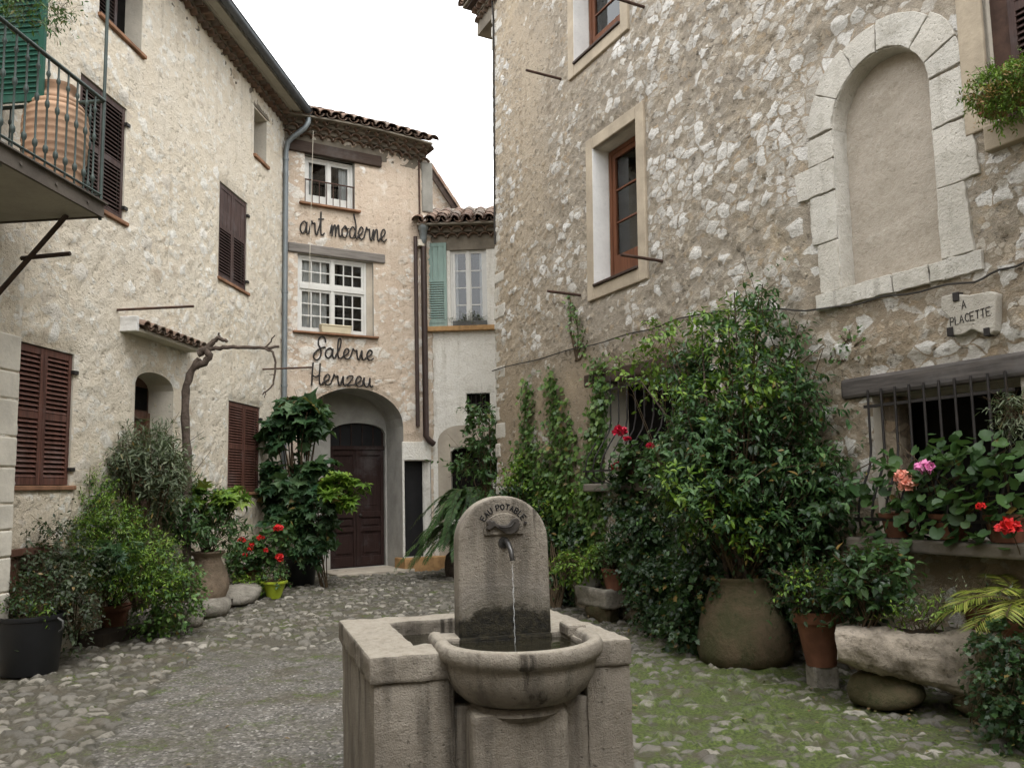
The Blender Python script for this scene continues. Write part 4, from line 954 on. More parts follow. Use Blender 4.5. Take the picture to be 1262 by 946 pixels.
# eave
b=MB(); b.wbox(-.86,uRn,vEr,vEr+.06,-5.5,.28); b.build('soffit',M['beam_dark'],RH)
genoise(RH,-.80,6,vEr-.20,rows=2,sp=.2,out=.1,hh=.1,seed=15); roof(RH,-.92,9,vEr+.07,.36,6,rows=2,seed=14)
b=MB(); b.tube([q(-.17,vEr-.05,.07),q(-.15,vEr-.5,.05),q(-.07,6.1,.05),q(-.06,5.7,.045)],.018,6); b.build('corner_cable',M['cable'],RH,smooth=60)
# cable along the front
b=MB(); pts=[]
path=[(606,457),(700,432),(790,408),(860,386),(940,382),(1018,381),(1100,364),(1200,346),(1262,322),(1400,290)]
for i in range(len(path)-1):
    for k in range(6):
        t=k/6; x=path[i][0]*(1-t)+path[i+1][0]*t; y=path[i][1]*(1-t)+path[i+1][1]*t; u,v_=RT.uv(x,y,.06); pts.append(q(u,v_+.012*math.sin(len(pts)*1.3),.06 if abs(u-NI['u0'])<0 else .055))
b.tube(pts,.0085,5); b.build('wall_cable',M['cable'],RH,smooth=60)

# low rubble plinth under the right-hand window, darker stones
b=MB(); 

# ================================================================ iron rods that stick out of the fronts
def rod(fr,p_wall,p_tip,label,group,r=.018,wmax=2.0,w0=0.0,wlen=None):
    u,v=fr.uv(*p_wall,w0)
    best=None
    for k in range(10,int(wmax*100)):
        w_=k/100; P_=RC.transposed()@(fr.pt(u,v,w_)-Vector((0,0,EYE))); px=CX+FPX*P_.x/-P_.z
        e=abs(px-p_tip[0])
        if best is None or e<best[0]: best=(e,w_)
    w_=wlen or best[1]; p0=fr.pt(u,v,-.05); p1=fr.pt(u,v,w_)
    b=MB(); b.tube([p0,p1],r,8); d=(p1-p0).normalized()
    b.obox(p1-d*.02,d*.012,fr.U*.002+Vector((0,0,0)),Vector((0,0,.03))) if False else None
    o=b.build('iron_rod',M['rust'],org=tuple(p0),smooth=50); tag(o,label,'rod',group); return w_
g='iron drying rods fixed in the house fronts'
for args in ((RT,(693,98),(648,91),'short rusty iron rod under the upper window of the rubble house'),(RT,(717,364),(675,360),'rusty iron rod below the lower window of the rubble house, left end'),
             (RT,(818,322),(765,311),'rusty iron rod crossing the lower brown window of the rubble house'),(RT,(797,10),(757,1),'rusty iron rod beside the top window at the upper picture edge'),
             (L,(142,382),(239,379),'long rusty iron rod above the tiled awning'),(L,(322,455),(385,454),'thin iron rod reaching over to the curly lettering')):
    print('rod',rod(*args,g,r=.02 if args[0] is RT else .016))
# ================================================================ the drinking fountain
FO=Vector((-.06,4.06,0)); FM=Matrix.Translation(FO)@Matrix.Rotation(R(13.5),4,'Z')
FT=thing('stone_fountain','weathered stone drinking fountain with round-topped stele and half-round basin','fountain',FM)
SK=.085
def cells(xs,ys,keep,z0,z1,sk=0.0):
    """solid made of grid cells, outer faces only"""
    b=MB(); 
    def has(i,j): return 0<=i<len(xs)-1 and 0<=j<len(ys)-1 and keep(i,j)
    for i in range(len(xs)-1):
        for j in range(len(ys)-1):
            if not has(i,j): continue
            x0,x1,y0,y1=xs[i],xs[i+1],ys[j],ys[j+1]
            b.add([(x0,y0,z1),(x1,y0,z1),(x1,y1,z1),(x0,y1,z1)],[(0,1,2,3)]); b.add([(x0,y0,z0),(x1,y0,z0),(x1,y1,z0),(x0,y1,z0)],[(3,2,1,0)])
            if not has(i-1,j): b.add([(x0,y0,z0),(x0,y1,z0),(x0,y1,z1),(x0,y0,z1)],[(3,2,1,0)])
            if not has(i+1,j): b.add([(x1,y0,z0),(x1,y1,z0),(x1,y1,z1),(x1,y0,z1)],[(0,1,2,3)])
            if not has(i,j-1): b.add([(x0,y0,z0),(x1,y0,z0),(x1,y0,z1),(x0,y0,z1)],[(0,1,2,3)])
            if not has(i,j+1): b.add([(x0,y1,z0),(x1,y1,z0),(x1,y1,z1),(x0,y1,z1)],[(3,2,1,0)])
    b.v=[(x-sk*y,y,z) for x,y,z in b.v]
    return b
SX=.075                                       # centre line of stele and basin
xs_=[-.645,-.39,-.25,.40,.635]; ys_=[0,.25,.335,.53,1.0,1.20]
hole=lambda i,j: not ((i==1 and j in(1,2,3)) or (i==2 and j in (0,1,3)))
b=cells([-.625,-.39,-.25,.40,.63],[.015,.25,.335,.53,1.0,1.19],hole,-.04,.72,SK); b.box(-.48,.42,.34,1.0,.3,.58); o=b.build('block',M['fountain'],FT,bevel=.010,weld=True); chip(o,.018,.12)
b=cells(xs_,ys_,hole,.72,.845,SK); o=b.build('rim_slab',M['fountain'],FT,bevel=.012,weld=True,seg=2); chip(o,.022,.09)
b=cells([-.252,.075,.402],[.026,.33],lambda i,j:True,-.04,.585,SK); o=b.build('block_front',M['fountain'],FT,weld=True); chip(o,.012,.12)
b=MB(); b.box(-.43,.30,.42,1.0,.585,.765); b.build('trough_water',M['water'],FT)
# basin: U-shaped plan swept through a profile
def uplan(r,back=.36,n=28):
    return [(SX+r,back)]+[(SX+r*math.cos(-math.pi*k/n),.05+r*math.sin(-math.pi*k/n)) for k in range(n+1)]+[(SX-r,back)]
prof=[(.20,.535),(.215,.555),(.228,.568),(.30,.588),(.352,.630),(.388,.685),(.402,.735),(.406,.765),(.428,.775),(.440,.80),(.440,.825),(.428,.845),(.405,.852),(.375,.848),(.358,.83),(.352,.80),(.335,.755),(.29,.70),(.15,.665),(.01,.66)]
vs=[];fs=[]
for r,z in prof:
    vs+=[(x,y,z+.03) for x,y in uplan(r*.915)]
m=len(uplan(.2))
for i in range(len(prof)-1):
    for k in range(m-1): fs.append((i*m+k,i*m+k+1,(i+1)*m+k+1,(i+1)*m+k))
b=MB(); b.add(vs,[f[::-1] for f in fs]); 
ee=[i*m for i in range(len(prof))]; fe=[i*m+m-1 for i in range(len(prof))]
b.add([vs[i] for i in ee],[tuple(range(len(ee)))]); b.add([vs[i] for i in fe],[tuple(range(len(fe)))[::-1]])
basin=b.build('basin',M['fountain'],FT,smooth=60,weld=True)
b=MB(); pts=[(x,y,.818) for x,y in uplan(.320,.34)]; b.add(pts,[tuple(range(len(pts)))[::-1]]); b.build('basin_water',M['water'],FT)
# raised lip at the right end of the rim
b=MB(); b.box(SX+.29,SX+.395,.20,.36,.83,.895); b.build('rim_end',M['fountain'],basin,bevel=.015)
b=cells([SX-.275,SX-.15,SX+.06,SX+.175],[-.165,0.0,.1],lambda i,j:True,-.04,.585); o=b.build('pedestal',M['fountain'],FT,bevel=.03,weld=True,seg=3); chip(o,.012,.15)
b=MB(); b.lathe([(.21,.545),(.238,.572),(.215,.60)],32,(SX-.02,.03,0)); b.build('pedestal_collar',M['fountain'],FT,smooth=50)
# stele
ST0,ST1=.335,.495; sw=.242; zt=1.555; zs=zt-sw
b=MB(); n=28; poly=[(SX-sw-.004,.70),(SX+sw+.004,.70)]+[(SX+sw*math.cos(math.pi*k/n),zs+sw*math.sin(math.pi*k/n)) for k in range(n+1)]
k=len(poly); vs=[(u,ST0,v) for u,v in poly]+[(u,ST1,v) for u,v in poly]
b.add(vs,[tuple(range(k)),tuple(range(2*k-1,k-1,-1))]+[(i,i+k,(i+1)%k+k,(i+1)%k) for i in range(k)])
stele=b.build('stele',M['stele'],FT,bevel=.016,seg=3,smooth=40)
b=MB(); b.box(SX-.245,SX+.245,.315,.36,.80,.845); b.build('stele_foot',M['stele'],stele,bevel=.012)
# plaque and the bird
b=MB(); pz0,pz1=1.355,1.475; n=16; w_=.105
poly=[(SX-w_,pz0),(SX+w_,pz0),(SX+w_,1.385)]+[(SX+w_*math.cos(math.pi*k/n),1.385+.082*math.sin(math.pi*k/n)) for k in range(1,n)]+[(SX-w_,1.385)]
b.prism([(x,z) for x,z in poly],-ST0-.005,-ST0+.013); b.build('plaque',M['fountain'],stele,bevel=.005)
# bird relief: body with rising breast and head to the right, forked tail to the left
BX,BZ=SX,1.402; yb=ST0-.015
out=[(-.086,.020),(-.070,.031),(-.060,.022),(-.048,.026),(-.040,.012),(-.018,.004),(.004,.002),(.022,.008),(.034,.024),(.048,.034),(.064,.032),(.072,.020),(.070,.010),(.076,.006),(.072,-.006),(.064,-.022),(.048,-.036),(.026,-.042),(.004,-.036),(-.016,-.022),(-.034,-.010),(-.046,-.002),(-.060,-.012),(-.076,-.018),(-.088,-.010),(-.078,.004)]
cen=(.015,-.012); vs=[];fs=[]; m=len(out); K=5
for s_ in range(K+1):
    f=1-s_/K*.92; h=.030*math.sqrt(max(0,1-(f)**2))
    for (x,z) in out:
        # shrink towards the spine of the bird
        sx=max(-.05,min(.052,x)); szp=-.012+(.026 if sx>.03 else 0)*(sx-.03)/.022 if sx>.03 else -.012+.010*(1 if sx<-.03 else 0)
        vs.append((BX+sx+(x-sx)*f,yb+.004-h,BZ+szp+(z-szp)*f))
for s_ in range(K):
    for k in range(m): a=s_*m+k; c=s_*m+(k+1)%m; fs.append((a,c,c+m,a+m))
fs.append(tuple(range(K*m,(K+1)*m))); b=MB(); k_=1.12; po=[(BX+x*k_,BZ+z*k_) for x,z in out][::-1]; b.prism(po,-yb-.004,-yb+.016); bird=b.build('bird_relief',M['bronze'],stele,bevel=.009,seg=3,smooth=60)
b=MB(); b.tube([(BX-.03,yb-.016,BZ-.004),(BX+.0,yb-.028,BZ-.010),(BX+.03,yb-.030,BZ-.004),(BX+.044,yb-.026,BZ+.012)],[.003,.005,.005,.002],6); b.tube([(BX+.055,yb-.022,BZ+.016),(BX+.057,yb-.027,BZ+.016)],[.004,.002],6); b.build('wing_line',M['iron'],bird,smooth=60)
# stroke letters: EAU POTABLE on an arc above the bird
GL={'E':([[(1,1),(0,1),(0,0),(1,0)],[(0,.52),(.8,.52)]],1.0),'A':([[(0,0),(.5,1),(1,0)],[(.2,.38),(.8,.38)]],1.05),'U':([[(0,1),(0,.3),(.25,0),(.7,0),(.95,.3),(.95,1)]],1.0),
    'P':([[(0,0),(0,1),(.7,1),(.9,.76),(.7,.5),(0,.5)]],.9),'O':([[(.5,1),(.1,.8),(0,.5),(.1,.2),(.5,0),(.9,.2),(1,.5),(.9,.8),(.5,1)]],1.05),'T':([[(0,1),(1,1)],[(.5,1),(.5,0)]],.95),
    'B':([[(0,0),(0,1),(.65,1),(.8,.76),(.6,.53),(0,.53)],[(.6,.53),(.9,.28),(.7,0),(0,0)]],.95),'L':([[(0,1),(0,0),(.8,0)]],.8),'C':([[(.9,.85),(.6,1),(.2,.85),(0,.5),(.2,.15),(.6,0),(.9,.15)]],.9),' ':([],.5)}
b=MB(); txt='EAU POTABLE'; hgt=.029; wd=.0165; gap=.0072; tot=sum(GL[c][1]*wd+gap for c in txt)-gap; ra=.116; s_=-tot/2
for c in txt:
    st_,adv=GL[c]
    for pl in st_:
        pts=[]
        for (x,z) in pl:
            a=(s_+x*wd)/ra; rr=ra+z*hgt; pts.append((SX+rr*math.sin(a),ST0-.001,1.368+rr*math.cos(a)))
        b.tube(pts,.0034,5)
    s_+=adv*wd+gap
b.build('lettering',M['black_metal'],stele)
b=MB(); b.tube([(SX+.118,ST0-.012,1.412),(SX+.118,ST0+.01,1.412)],.008,8); b.build('bolt',M['iron'],stele)
# spout and the thread of water
sp=[(SX+.004,ST0+.01,1.318),(SX+.005,ST0-.03,1.322),(SX+.010,ST0-.065,1.308),(SX+.016,ST0-.092,1.275),(SX+.019,ST0-.10,1.235)]
b=MB(); b.tube(sp,[.013,.014,.014,.0135,.012],12); b.tube([(SX,ST0-.006,1.315),(SX,ST0+.01,1.315)],.03,14); b.tube([sp[-1],(SX+.020,ST0-.101,1.228)],[.014,.014],12); b.build('spout',M['iron_spout'],FT,smooth=60)
b=MB(); rng=random.Random(6); pts=[];rs=[]
for k in range(26):
    z=1.235-(1.235-.815)*k/25; pts.append((SX+.019+.002*math.sin(k*1.7),ST0-.101-.0015*k*.4,z)); rs.append((.0020 if k%3 else .0034)*(1-.35*k/25)+(.002*rng.random() if k>8 else 0))
b.tube(pts,rs,6); b.build('water_thread',M['stream'],FT,smooth=80)

# ================================================================ curly iron lettering on the gallery front
SG={'a':([[(.92,.78),(.6,1.0),(.2,.72),(.12,.3),(.38,.0),(.72,.28),(.95,.95)],[(.95,.95),(.9,.3),(1.05,.0),(1.3,.22)]],1.2),
 'r':([[(0,.2),(.28,.9),(.34,1.08),(.5,.88),(.75,.92),(.78,.4),(.95,.0),(1.15,.2)]],1.08),
 't':([[(0,.2),(.35,1.0),(.46,1.95),(.42,.35),(.6,.0),(.9,.2)],[(.1,1.3),(.8,1.36)]],.88),
 'm':([[(0,.2),(.22,.95),(.28,.5),(.26,0)],[(.27,.25),(.5,.9),(.66,.92),(.72,.5),(.7,0)],[(.71,.25),(.95,.9),(1.12,.92),(1.16,.3),(1.3,0),(1.5,.2)]],1.42),
 'o':([[(.55,1),(.15,.62),(.25,.08),(.65,.05),(.88,.6),(.55,1),(.66,.76),(1.05,.8)]],1.0),
 'd':([[(.9,.75),(.55,.98),(.18,.6),(.25,.08),(.6,.08),(.88,.5),(1.0,1.1),(.7,2.1)],[(.98,1.0),(.94,.3),(1.08,.0),(1.3,.22)]],1.18),
 'e':([[(0,.2),(.55,.5),(.78,.85),(.5,1.04),(.2,.65),(.28,.15),(.58,.0),(.95,.22)]],.9),
 'n':([[(0,.2),(.22,.95),(.28,.5),(.26,0)],[(.27,.25),(.55,.92),(.75,.9),(.78,.3),(.92,0),(1.12,.2)]],1.08),
 'G':([[(1.35,1.55),(1.25,1.95),(.95,2.1),(.62,1.85),(.55,1.35),(.75,.95),(.85,.5),(.7,.0),(.35,-.25),(.05,.0),(.1,.35),(.55,.8),(1.1,1.05),(1.35,1.0)]],1.2),
 'l':([[(0,.2),(.5,1.1),(.62,1.85),(.42,2.0),(.28,1.4),(.28,.35),(.5,.0),(.8,.2)]],.74),
 'i':([[(0,.2),(.25,.95),(.26,.3),(.42,0),(.68,.2)]],.64),
 'H':([[(.25,2.15),(.16,1.2),(.1,-.15)],[(.1,.9),(.5,.75),(.95,1.0)],[(1.0,2.1),(.92,1.1),(.9,.3),(1.05,0),(1.3,.2)]],1.22),
 'z':([[(0,.75),(.25,1.0),(.68,.92),(.1,.08),(.4,.1),(.85,.12)]],.82),
 'u':([[(0,.2),(.2,.95),(.2,.3),(.45,0),(.72,.3),(.85,.95),(.85,.3),(1.0,0),(1.2,.2)]],1.12),' ':([],.75)}
def crom(P,n=5):
    if len(P)<3: return P
    out=[]; Q=[P[0]]+list(P)+[P[-1]]
    for i in range(1,len(Q)-2):
        for k in range(n):
            t=k/n; out.append(tuple(.5*((2*Q[i][d])+(-Q[i-1][d]+Q[i+1][d])*t+(2*Q[i-1][d]-5*Q[i][d]+4*Q[i+1][d]-Q[i+2][d])*t*t+(-Q[i-1][d]+3*Q[i][d]-3*Q[i+1][d]+Q[i+2][d])*t**3) for d in (0,1)))
    return out+[P[-1]]
def script(txt,pl,pr,xh_px,label,extra=None):
    """iron word along the front: pl / pr are the ends of its base line in the photograph"""
    wv=.05; a=B.uv(*pl,wv); c=B.uv(*pr,wv); tot=sum(SG[k][1] for k in txt); sc=(c[0]-a[0])/tot
    hv=B.uv(pl[0],pl[1]-xh_px,wv)[1]-a[1]; x=0
    t=thing('iron_lettering',label,'lettering',B.M@Matrix.Translation(q(a[0],a[1],0)),'curly iron words on the gallery front')
    rng=random.Random(len(txt))
    for ch in txt:
        st_,adv=SG[ch]
        if st_:
            b=MB()
            for pl_ in st_:
                pts=[(((x+p[0])*sc),p[1]*hv+(c[1]-a[1])*(x+p[0])/tot) for p in crom(pl_)]
                b.tube([q(u,v_,wv) for u,v_ in pts],.0155,6)
            p=st_[0][len(st_[0])//2]; b.tube([q((x+p[0])*sc,p[1]*hv+(c[1]-a[1])*(x+p[0])/tot,0),q((x+p[0])*sc,p[1]*hv+(c[1]-a[1])*(x+p[0])/tot,wv)],.007,5)
            b.build('letter',M['iron'],t,smooth=70)
        x+=adv
    return t
script('art moderne',(369,287),(476,298),15,'curly iron words art moderne between the two windows')
script('Galerie',(386,440),(460,444),12.5,'curly iron word Galerie under the lower window')
script('Herizeu',(383,473),(459,477),12.5,'curly iron word Herizeu just over the arched doorway')
# thin cord hanging down across the front
b=MB(); x,v=B.uv(387,160,.35); b.tube([B.pt(x,v,.30),B.pt(x-.02,B.uv(384,300,.3)[1],.2),B.pt(x-.03,B.uv(383,400,.12)[1],.12)],.005,4); o=b.build('cord',M['plaster'],org=tuple(B.pt(x,v,.3))); tag(o,'thin pale cord hanging from the gallery eave past its windows','cord')
# TV aerial over the left roof
p=ap(358,112,17.5); b=MB(); b.tube([(p.x,p.y,p.z-1.4),(p.x,p.y,p.z+.25)],.012,6); e=Vector((.95,.25,-.42)).normalized(); s0=Vector((p.x,p.y,p.z+.18)); b.tube([s0-e*.1,s0+e*.75],.008,5)
for k in range(6):
    c=s0+e*(.02+.13*k); h=.34-.03*k; dd=Vector((.55,-.3,.62)).normalized(); b.tube([c-dd*h,c+dd*h],.005,4)
o=b.build('aerial',M['zinc'],org=(p.x,p.y,p.z-1.4)); tag(o,'thin television aerial above the left roof against the sky','aerial')

# ================================================================ small things on the fronts
b=MB(); a=B.uv(396,411,.10); c=B.uv(434,411,.10)
u0,u1,v0=a[0],c[0],w2['v0']+.003; hh=.165; d0=.004; pl=[(u0+.02,v0),(u1-.02,v0),(u1,v0+hh),(u0,v0+hh)]
vs=[q(u0+.02,v0,.09),q(u1-.02,v0,.09),q(u1-.02,v0,-.045),q(u0+.02,v0,-.045),q(u0,v0+hh,.105),q(u1,v0+hh,.105),q(u1,v0+hh,-.05),q(u0,v0+hh,-.05),q(u0+.03,v0+hh,.08),q(u1-.03,v0+hh,.08),q(u1-.03,v0+hh,-.025),q(u0+.03,v0+hh,-.025),q(u0+.04,v0+hh-.04,.07),q(u1-.04,v0+hh-.04,.07),q(u1-.04,v0+hh-.04,-.02),q(u0+.04,v0+hh-.04,-.02)]
b.add(vs,[(3,2,1,0),(0,1,5,4),(1,2,6,5),(2,3,7,6),(3,0,4,7),(4,5,9,8),(5,6,10,9),(6,7,11,10),(7,4,8,11),(8,9,13,12),(9,10,14,13),(10,11,15,14),(11,8,12,15)]); b.wbox(u0-.008,u1+.008,v0+hh-.03,v0+hh-.003,.099,.112); b.add(vs[12:16],[(0,1,2,3)],1)
o=b.build('window_box',[M['cream_plastic'],M['soil']],org=None,bevel=.006); o.matrix_world=B.M; tag(o,'empty cream window box on the sill over the curly Galerie word','planter')
# stone name tablet with its iron clamps
S=thing('stone_tablet','broken pale stone tablet lettered A PLACETTE, clamped to the rubble wall','sign',RT.M)
wS=.06
out=[(1162,366),(1178,362),(1196,364),(1222,359),(1230,362),(1229,384),(1228,408),(1221,414),(1212,411),(1200,406),(1190,412),(1180,414),(1168,413),(1169,401),(1172,392),(1162,382)]
pl=[RT.uv(x,y,wS) for x,y in out][::-1]
b=MB(); b.prism(pl,-.02,.085); ts=b.build('tablet',M['tablet_stone'],S,bevel=.012,seg=3)
b=MB()
def wr(txt,p0,p1,hpx):
    a=RT.uv(*p0,.073); c=RT.uv(*p1,.073); tot=sum(GL[k][1]+.35 for k in txt); sc=(c[0]-a[0])/tot; hv=RT.uv(p0[0],p0[1]-hpx,.073)[1]-a[1]; x=0
    for ch in txt:
        st_,adv=GL[ch]
        for pl_ in st_: b.tube([q(a[0]+(x+px_)*sc,a[1]+(c[1]-a[1])*(x+px_)/tot+pz_*hv,.086) for px_,pz_ in pl_],.0042,5)
        x+=adv+.35
wr('A',(1187,381),(1194,379),10); wr('PLACETTE',(1173,402),(1224,388),10); b.build('lettering',M['iron'],ts)
for (x,y,w_,h_) in ((1180,366,.05,.07),(1173,409,.05,.07),(1218,409,.045,.06)):
    u,v=RT.uv(x,y,.07); b=MB(); b.wbox(u-w_/2,u+w_/2,v-h_/2,v+h_/2,.03,.097); b.build('clamp',M['iron'],S,bevel=.005)
# big ribbed clay jar on the balcony
jc=L.pt(L.uv(67,205,wB-.42)[0],vB1+.02,wB-.42)
JT=thing('clay_jar','large ribbed terracotta jar standing on the iron balcony','jar',tuple(jc))
pr=[(.19,0),(.235,.02)]; z=.03
rr_=lambda z: .235+.105*math.sin(min(1,z/.62)*math.pi*.55)-.02*max(0,z-.6)/.3
k=0
while z<.86:
    r=rr_(z)
    if z>.66: r*=1-.55*((z-.66)/.20)**2*.75
    pr+=[(r,z),(r+.006,z+.010),(r+.006,z+.022),(r,z+.034)]; z+=.062
pr+=[(.175,.90),(.17,.93),(.20,.96),(.205,.985),(.18,.99),(.165,.97),(.16,.90)]
b=MB(); b.lathe([(r*.83,z*1.12) for r,z in pr],40); b.build('body',M['terracotta_pale'],JT,smooth=60)
# ================================================================ leaves
def leafmat(name,cols,rough=.45,trans=.25,spec=.4):
    t=NT(name); r=t.n('NewGeometry').outputs['Random Per Island']; n=t.noise(t.pos(),3.5,3,.6)
    c=t.ramp(r,[(i/(len(cols)-1)*.95,k) for i,k in enumerate(cols)]+[(.972,cols[-1]),(.985,(.20,.13,.035))])      # a few yellowed leaves
    c=t.mix(t.math('MULTIPLY',t.step(n,.4,.65),.45),c,tuple(x*.62 for x in cols[0]))
    b=t.n('BsdfPrincipled'); t.set(b.inputs['Base Color'],c); t.set(b.inputs['Roughness'],rough); t.set(b.inputs['Specular IOR Level'],spec)
    tr=t.n('BsdfTranslucent'); t.set(tr.inputs['Color'],t.mix(.5,c,(.11,.20,.035)))
    m=t.n('MixShader',None,_0=trans,_1=b.outputs[0],_2=tr.outputs[0]); t.t.links.new(m.outputs[0],t.out.inputs['Surface']); return t.m
M['leaf_mid']=leafmat('leaf_mid',[(.026,.066,.018),(.050,.110,.028),(.085,.160,.044)],.5)
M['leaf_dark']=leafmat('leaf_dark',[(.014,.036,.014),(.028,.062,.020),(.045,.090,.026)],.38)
M['leaf_bright']=leafmat('leaf_bright',[(.070,.150,.014),(.125,.225,.020),(.20,.29,.034)])
M['leaf_olive']=leafmat('leaf_olive',[(.075,.100,.055),(.12,.15,.085),(.18,.205,.12)],.55)
M['leaf_ivy']=leafmat('leaf_ivy',[(.045,.105,.022),(.085,.165,.036),(.15,.235,.05)],.4)
M['leaf_yellow']=leafmat('leaf_yellow',[(.13,.18,.025),(.24,.27,.04),(.36,.35,.08)])
M['leaf_purple']=leafmat('leaf_purple',[(.035,.045,.028),(.05,.075,.032),(.075,.095,.05)],.5)
M['leaf_fig']=leafmat('leaf_fig',[(.020,.060,.024),(.042,.095,.036),(.085,.145,.060)],.5)
def petalmat(name,a,b_):
    t=NT(name); r=t.n('NewGeometry').outputs['Random Per Island']; c=t.mix(r,a,b_); b=t.n('BsdfPrincipled'); t.set(b.inputs['Base Color'],c); t.set(b.inputs['Roughness'],.6)
    t.t.links.new(b.outputs[0],t.out.inputs['Surface']); return t.m
M['red_petal']=petalmat('red_petal',(.50,.006,.010),(.72,.022,.018)); M['pink_petal']=petalmat('pink_petal',(.62,.13,.36),(.78,.30,.52)); M['salmon_petal']=petalmat('salmon_petal',(.72,.25,.18),(.86,.46,.36)); M['crimson_petal']=petalmat('crimson_petal',(.45,.006,.035),(.66,.014,.065))
def T_blade(w,fold=.10,droop=.18):
    v=[(0,0,0),(-w*.75,.28,fold*.8),(0,.3,0),(w*.75,.28,fold*.8),(-w*.8,.6,fold*.6-droop*.3),(0,.62,-droop*.35),(w*.8,.6,fold*.6-droop*.3),(0,1,-droop)]
    return np.array(v),[(0,2,1),(0,3,2),(1,2,5,4),(2,3,6,5),(4,5,7),(5,6,7)]
def T_lobed(n=7,depth=.5,spread=130,cup=-.12):
    """hand-shaped leaf"""
    v=[(0,0,0)];f=[]
    for i in range(n):
        a=R(-spread+2*spread*i/(n-1)); r=.62+.38*math.cos(a*.62)
        for da,rr in ((-.10,r*.72),(0,r),(.10,r*.72)): v.append((math.sin(a+da*1.4)*rr,.18+math.cos(a+da*1.4)*rr*.82,cup*rr*rr+(.05 if rr==r*.72 else -.04)))
        if i<n-1: a2=a+R(spread/(n-1)); r2=(.62+.38*math.cos(a2*.62))*depth; v.append((math.sin(a2)*r2,.18+math.cos(a2)*r2*.82,cup*r2*r2-.02))
    m=len(v)
    for i in range(1,m-1): f.append((0,i+1,i))
    return np.array(v),f
def T_round(n=9,cup=.16):
    v=[(0,.42,0)]+[(.5*math.sin(2*math.pi*k/n+math.pi)*(1+.05*(-1)**k),.45+.5*math.cos(2*math.pi*k/n+math.pi)*(1 if k else .5),cup*(1 if k%2 else .7)) for k in range(n)]
    return np.array(v),[(0,1+(k+1)%n,1+k) for k in range(n)]
def T_ivy():
    v=[(0,0,0),(-.42,.05,.03),(-.28,.34,0),(-.46,.55,.04),(-.2,.62,.01),(0,1.0,-.06),(.2,.62,.01),(.46,.55,.04),(.28,.34,0),(.42,.05,.03),(0,.45,-.03)]
    return np.array(v),[(0,10,1),(1,10,2),(2,10,3),(3,10,4),(4,10,5),(5,10,6),(6,10,7),(7,10,8),(8,10,9),(9,10,0)]
T_OV=T_blade(.29); T_LN=T_blade(.17,.05,.12); T_NR=T_blade(.10,.03,.10); T_LV=T_blade(.23,.08,.22); T_FN=T_blade(.13,.03,.06); T_PL=T_blade(.05,.03,.10); T_PM=T_lobed(); T_FIG=T_lobed(5,.62,120,-.2); T_RD=T_round(); T_IV=T_ivy(); T_PET=T_blade(.5,.2,.2)
class Lv:
    def __init__(s): s.P=[];s.D=[];s.N=[];s.S=[]
    def add(s,P,D,N,S): s.P.append(np.atleast_2d(P)); s.D.append(np.atleast_2d(D)); s.N.append(np.atleast_2d(N)); s.S.append(np.atleast_1d(S))
    def build(s,name,tm,mat,parent,org,smooth=True):
        P=np.vstack(s.P)-np.array(org); D=np.vstack(s.D); N=np.vstack(s.N); S=np.concatenate(s.S)
        D/=np.linalg.norm(D,axis=1,keepdims=True)+1e-9; X=np.cross(D,N); X/=np.linalg.norm(X,axis=1,keepdims=True)+1e-9; N=np.cross(X,D)
        tv,tf=tm; k=len(tv); n=len(P)
        V=P[:,None,:]+S[:,None,None]*(tv[None,:,0:1]*X[:,None,:]+tv[None,:,1:2]*D[:,None,:]+tv[None,:,2:3]*N[:,None,:])
        V=V.reshape(-1,3)
        sizes=np.array([len(f) for f in tf]); flat=np.concatenate([np.array(f) for f in tf])
        loops=(flat[None,:]+(np.arange(n)*k)[:,None]).reshape(-1); tot=np.tile(sizes,n); start=np.concatenate([[0],np.cumsum(tot)[:-1]])
        me=bpy.data.meshes.new(name); me.vertices.add(len(V)); me.vertices.foreach_set('co',V.astype(np.float32).ravel())
        me.loops.add(len(loops)); me.loops.foreach_set('vertex_index',loops.astype(np.int32)); me.polygons.add(len(tot)); me.polygons.foreach_set('loop_start',start.astype(np.int32))
        if smooth: me.polygons.foreach_set('use_smooth',np.ones(len(tot),dtype=bool))
        me.update(calc_edges=True); me.validate(); me.materials.append(mat)
        o=bpy.data.objects.new(name,me); COL.objects.link(o); o.parent=parent; return o
def unit(v): return v/(np.linalg.norm(v,axis=-1,keepdims=True)+1e-9)
def rdir(rng,n): return unit(rng.normal(size=(n,3)))
def lobe(px,py,rx,ry,Y,rd=None,w=1.0):
    c=ap(px,py,Y); k=Y/FPX; return (np.array(c),np.array([rx*k,(rd if rd is not None else rx*k),ry*k]),w)
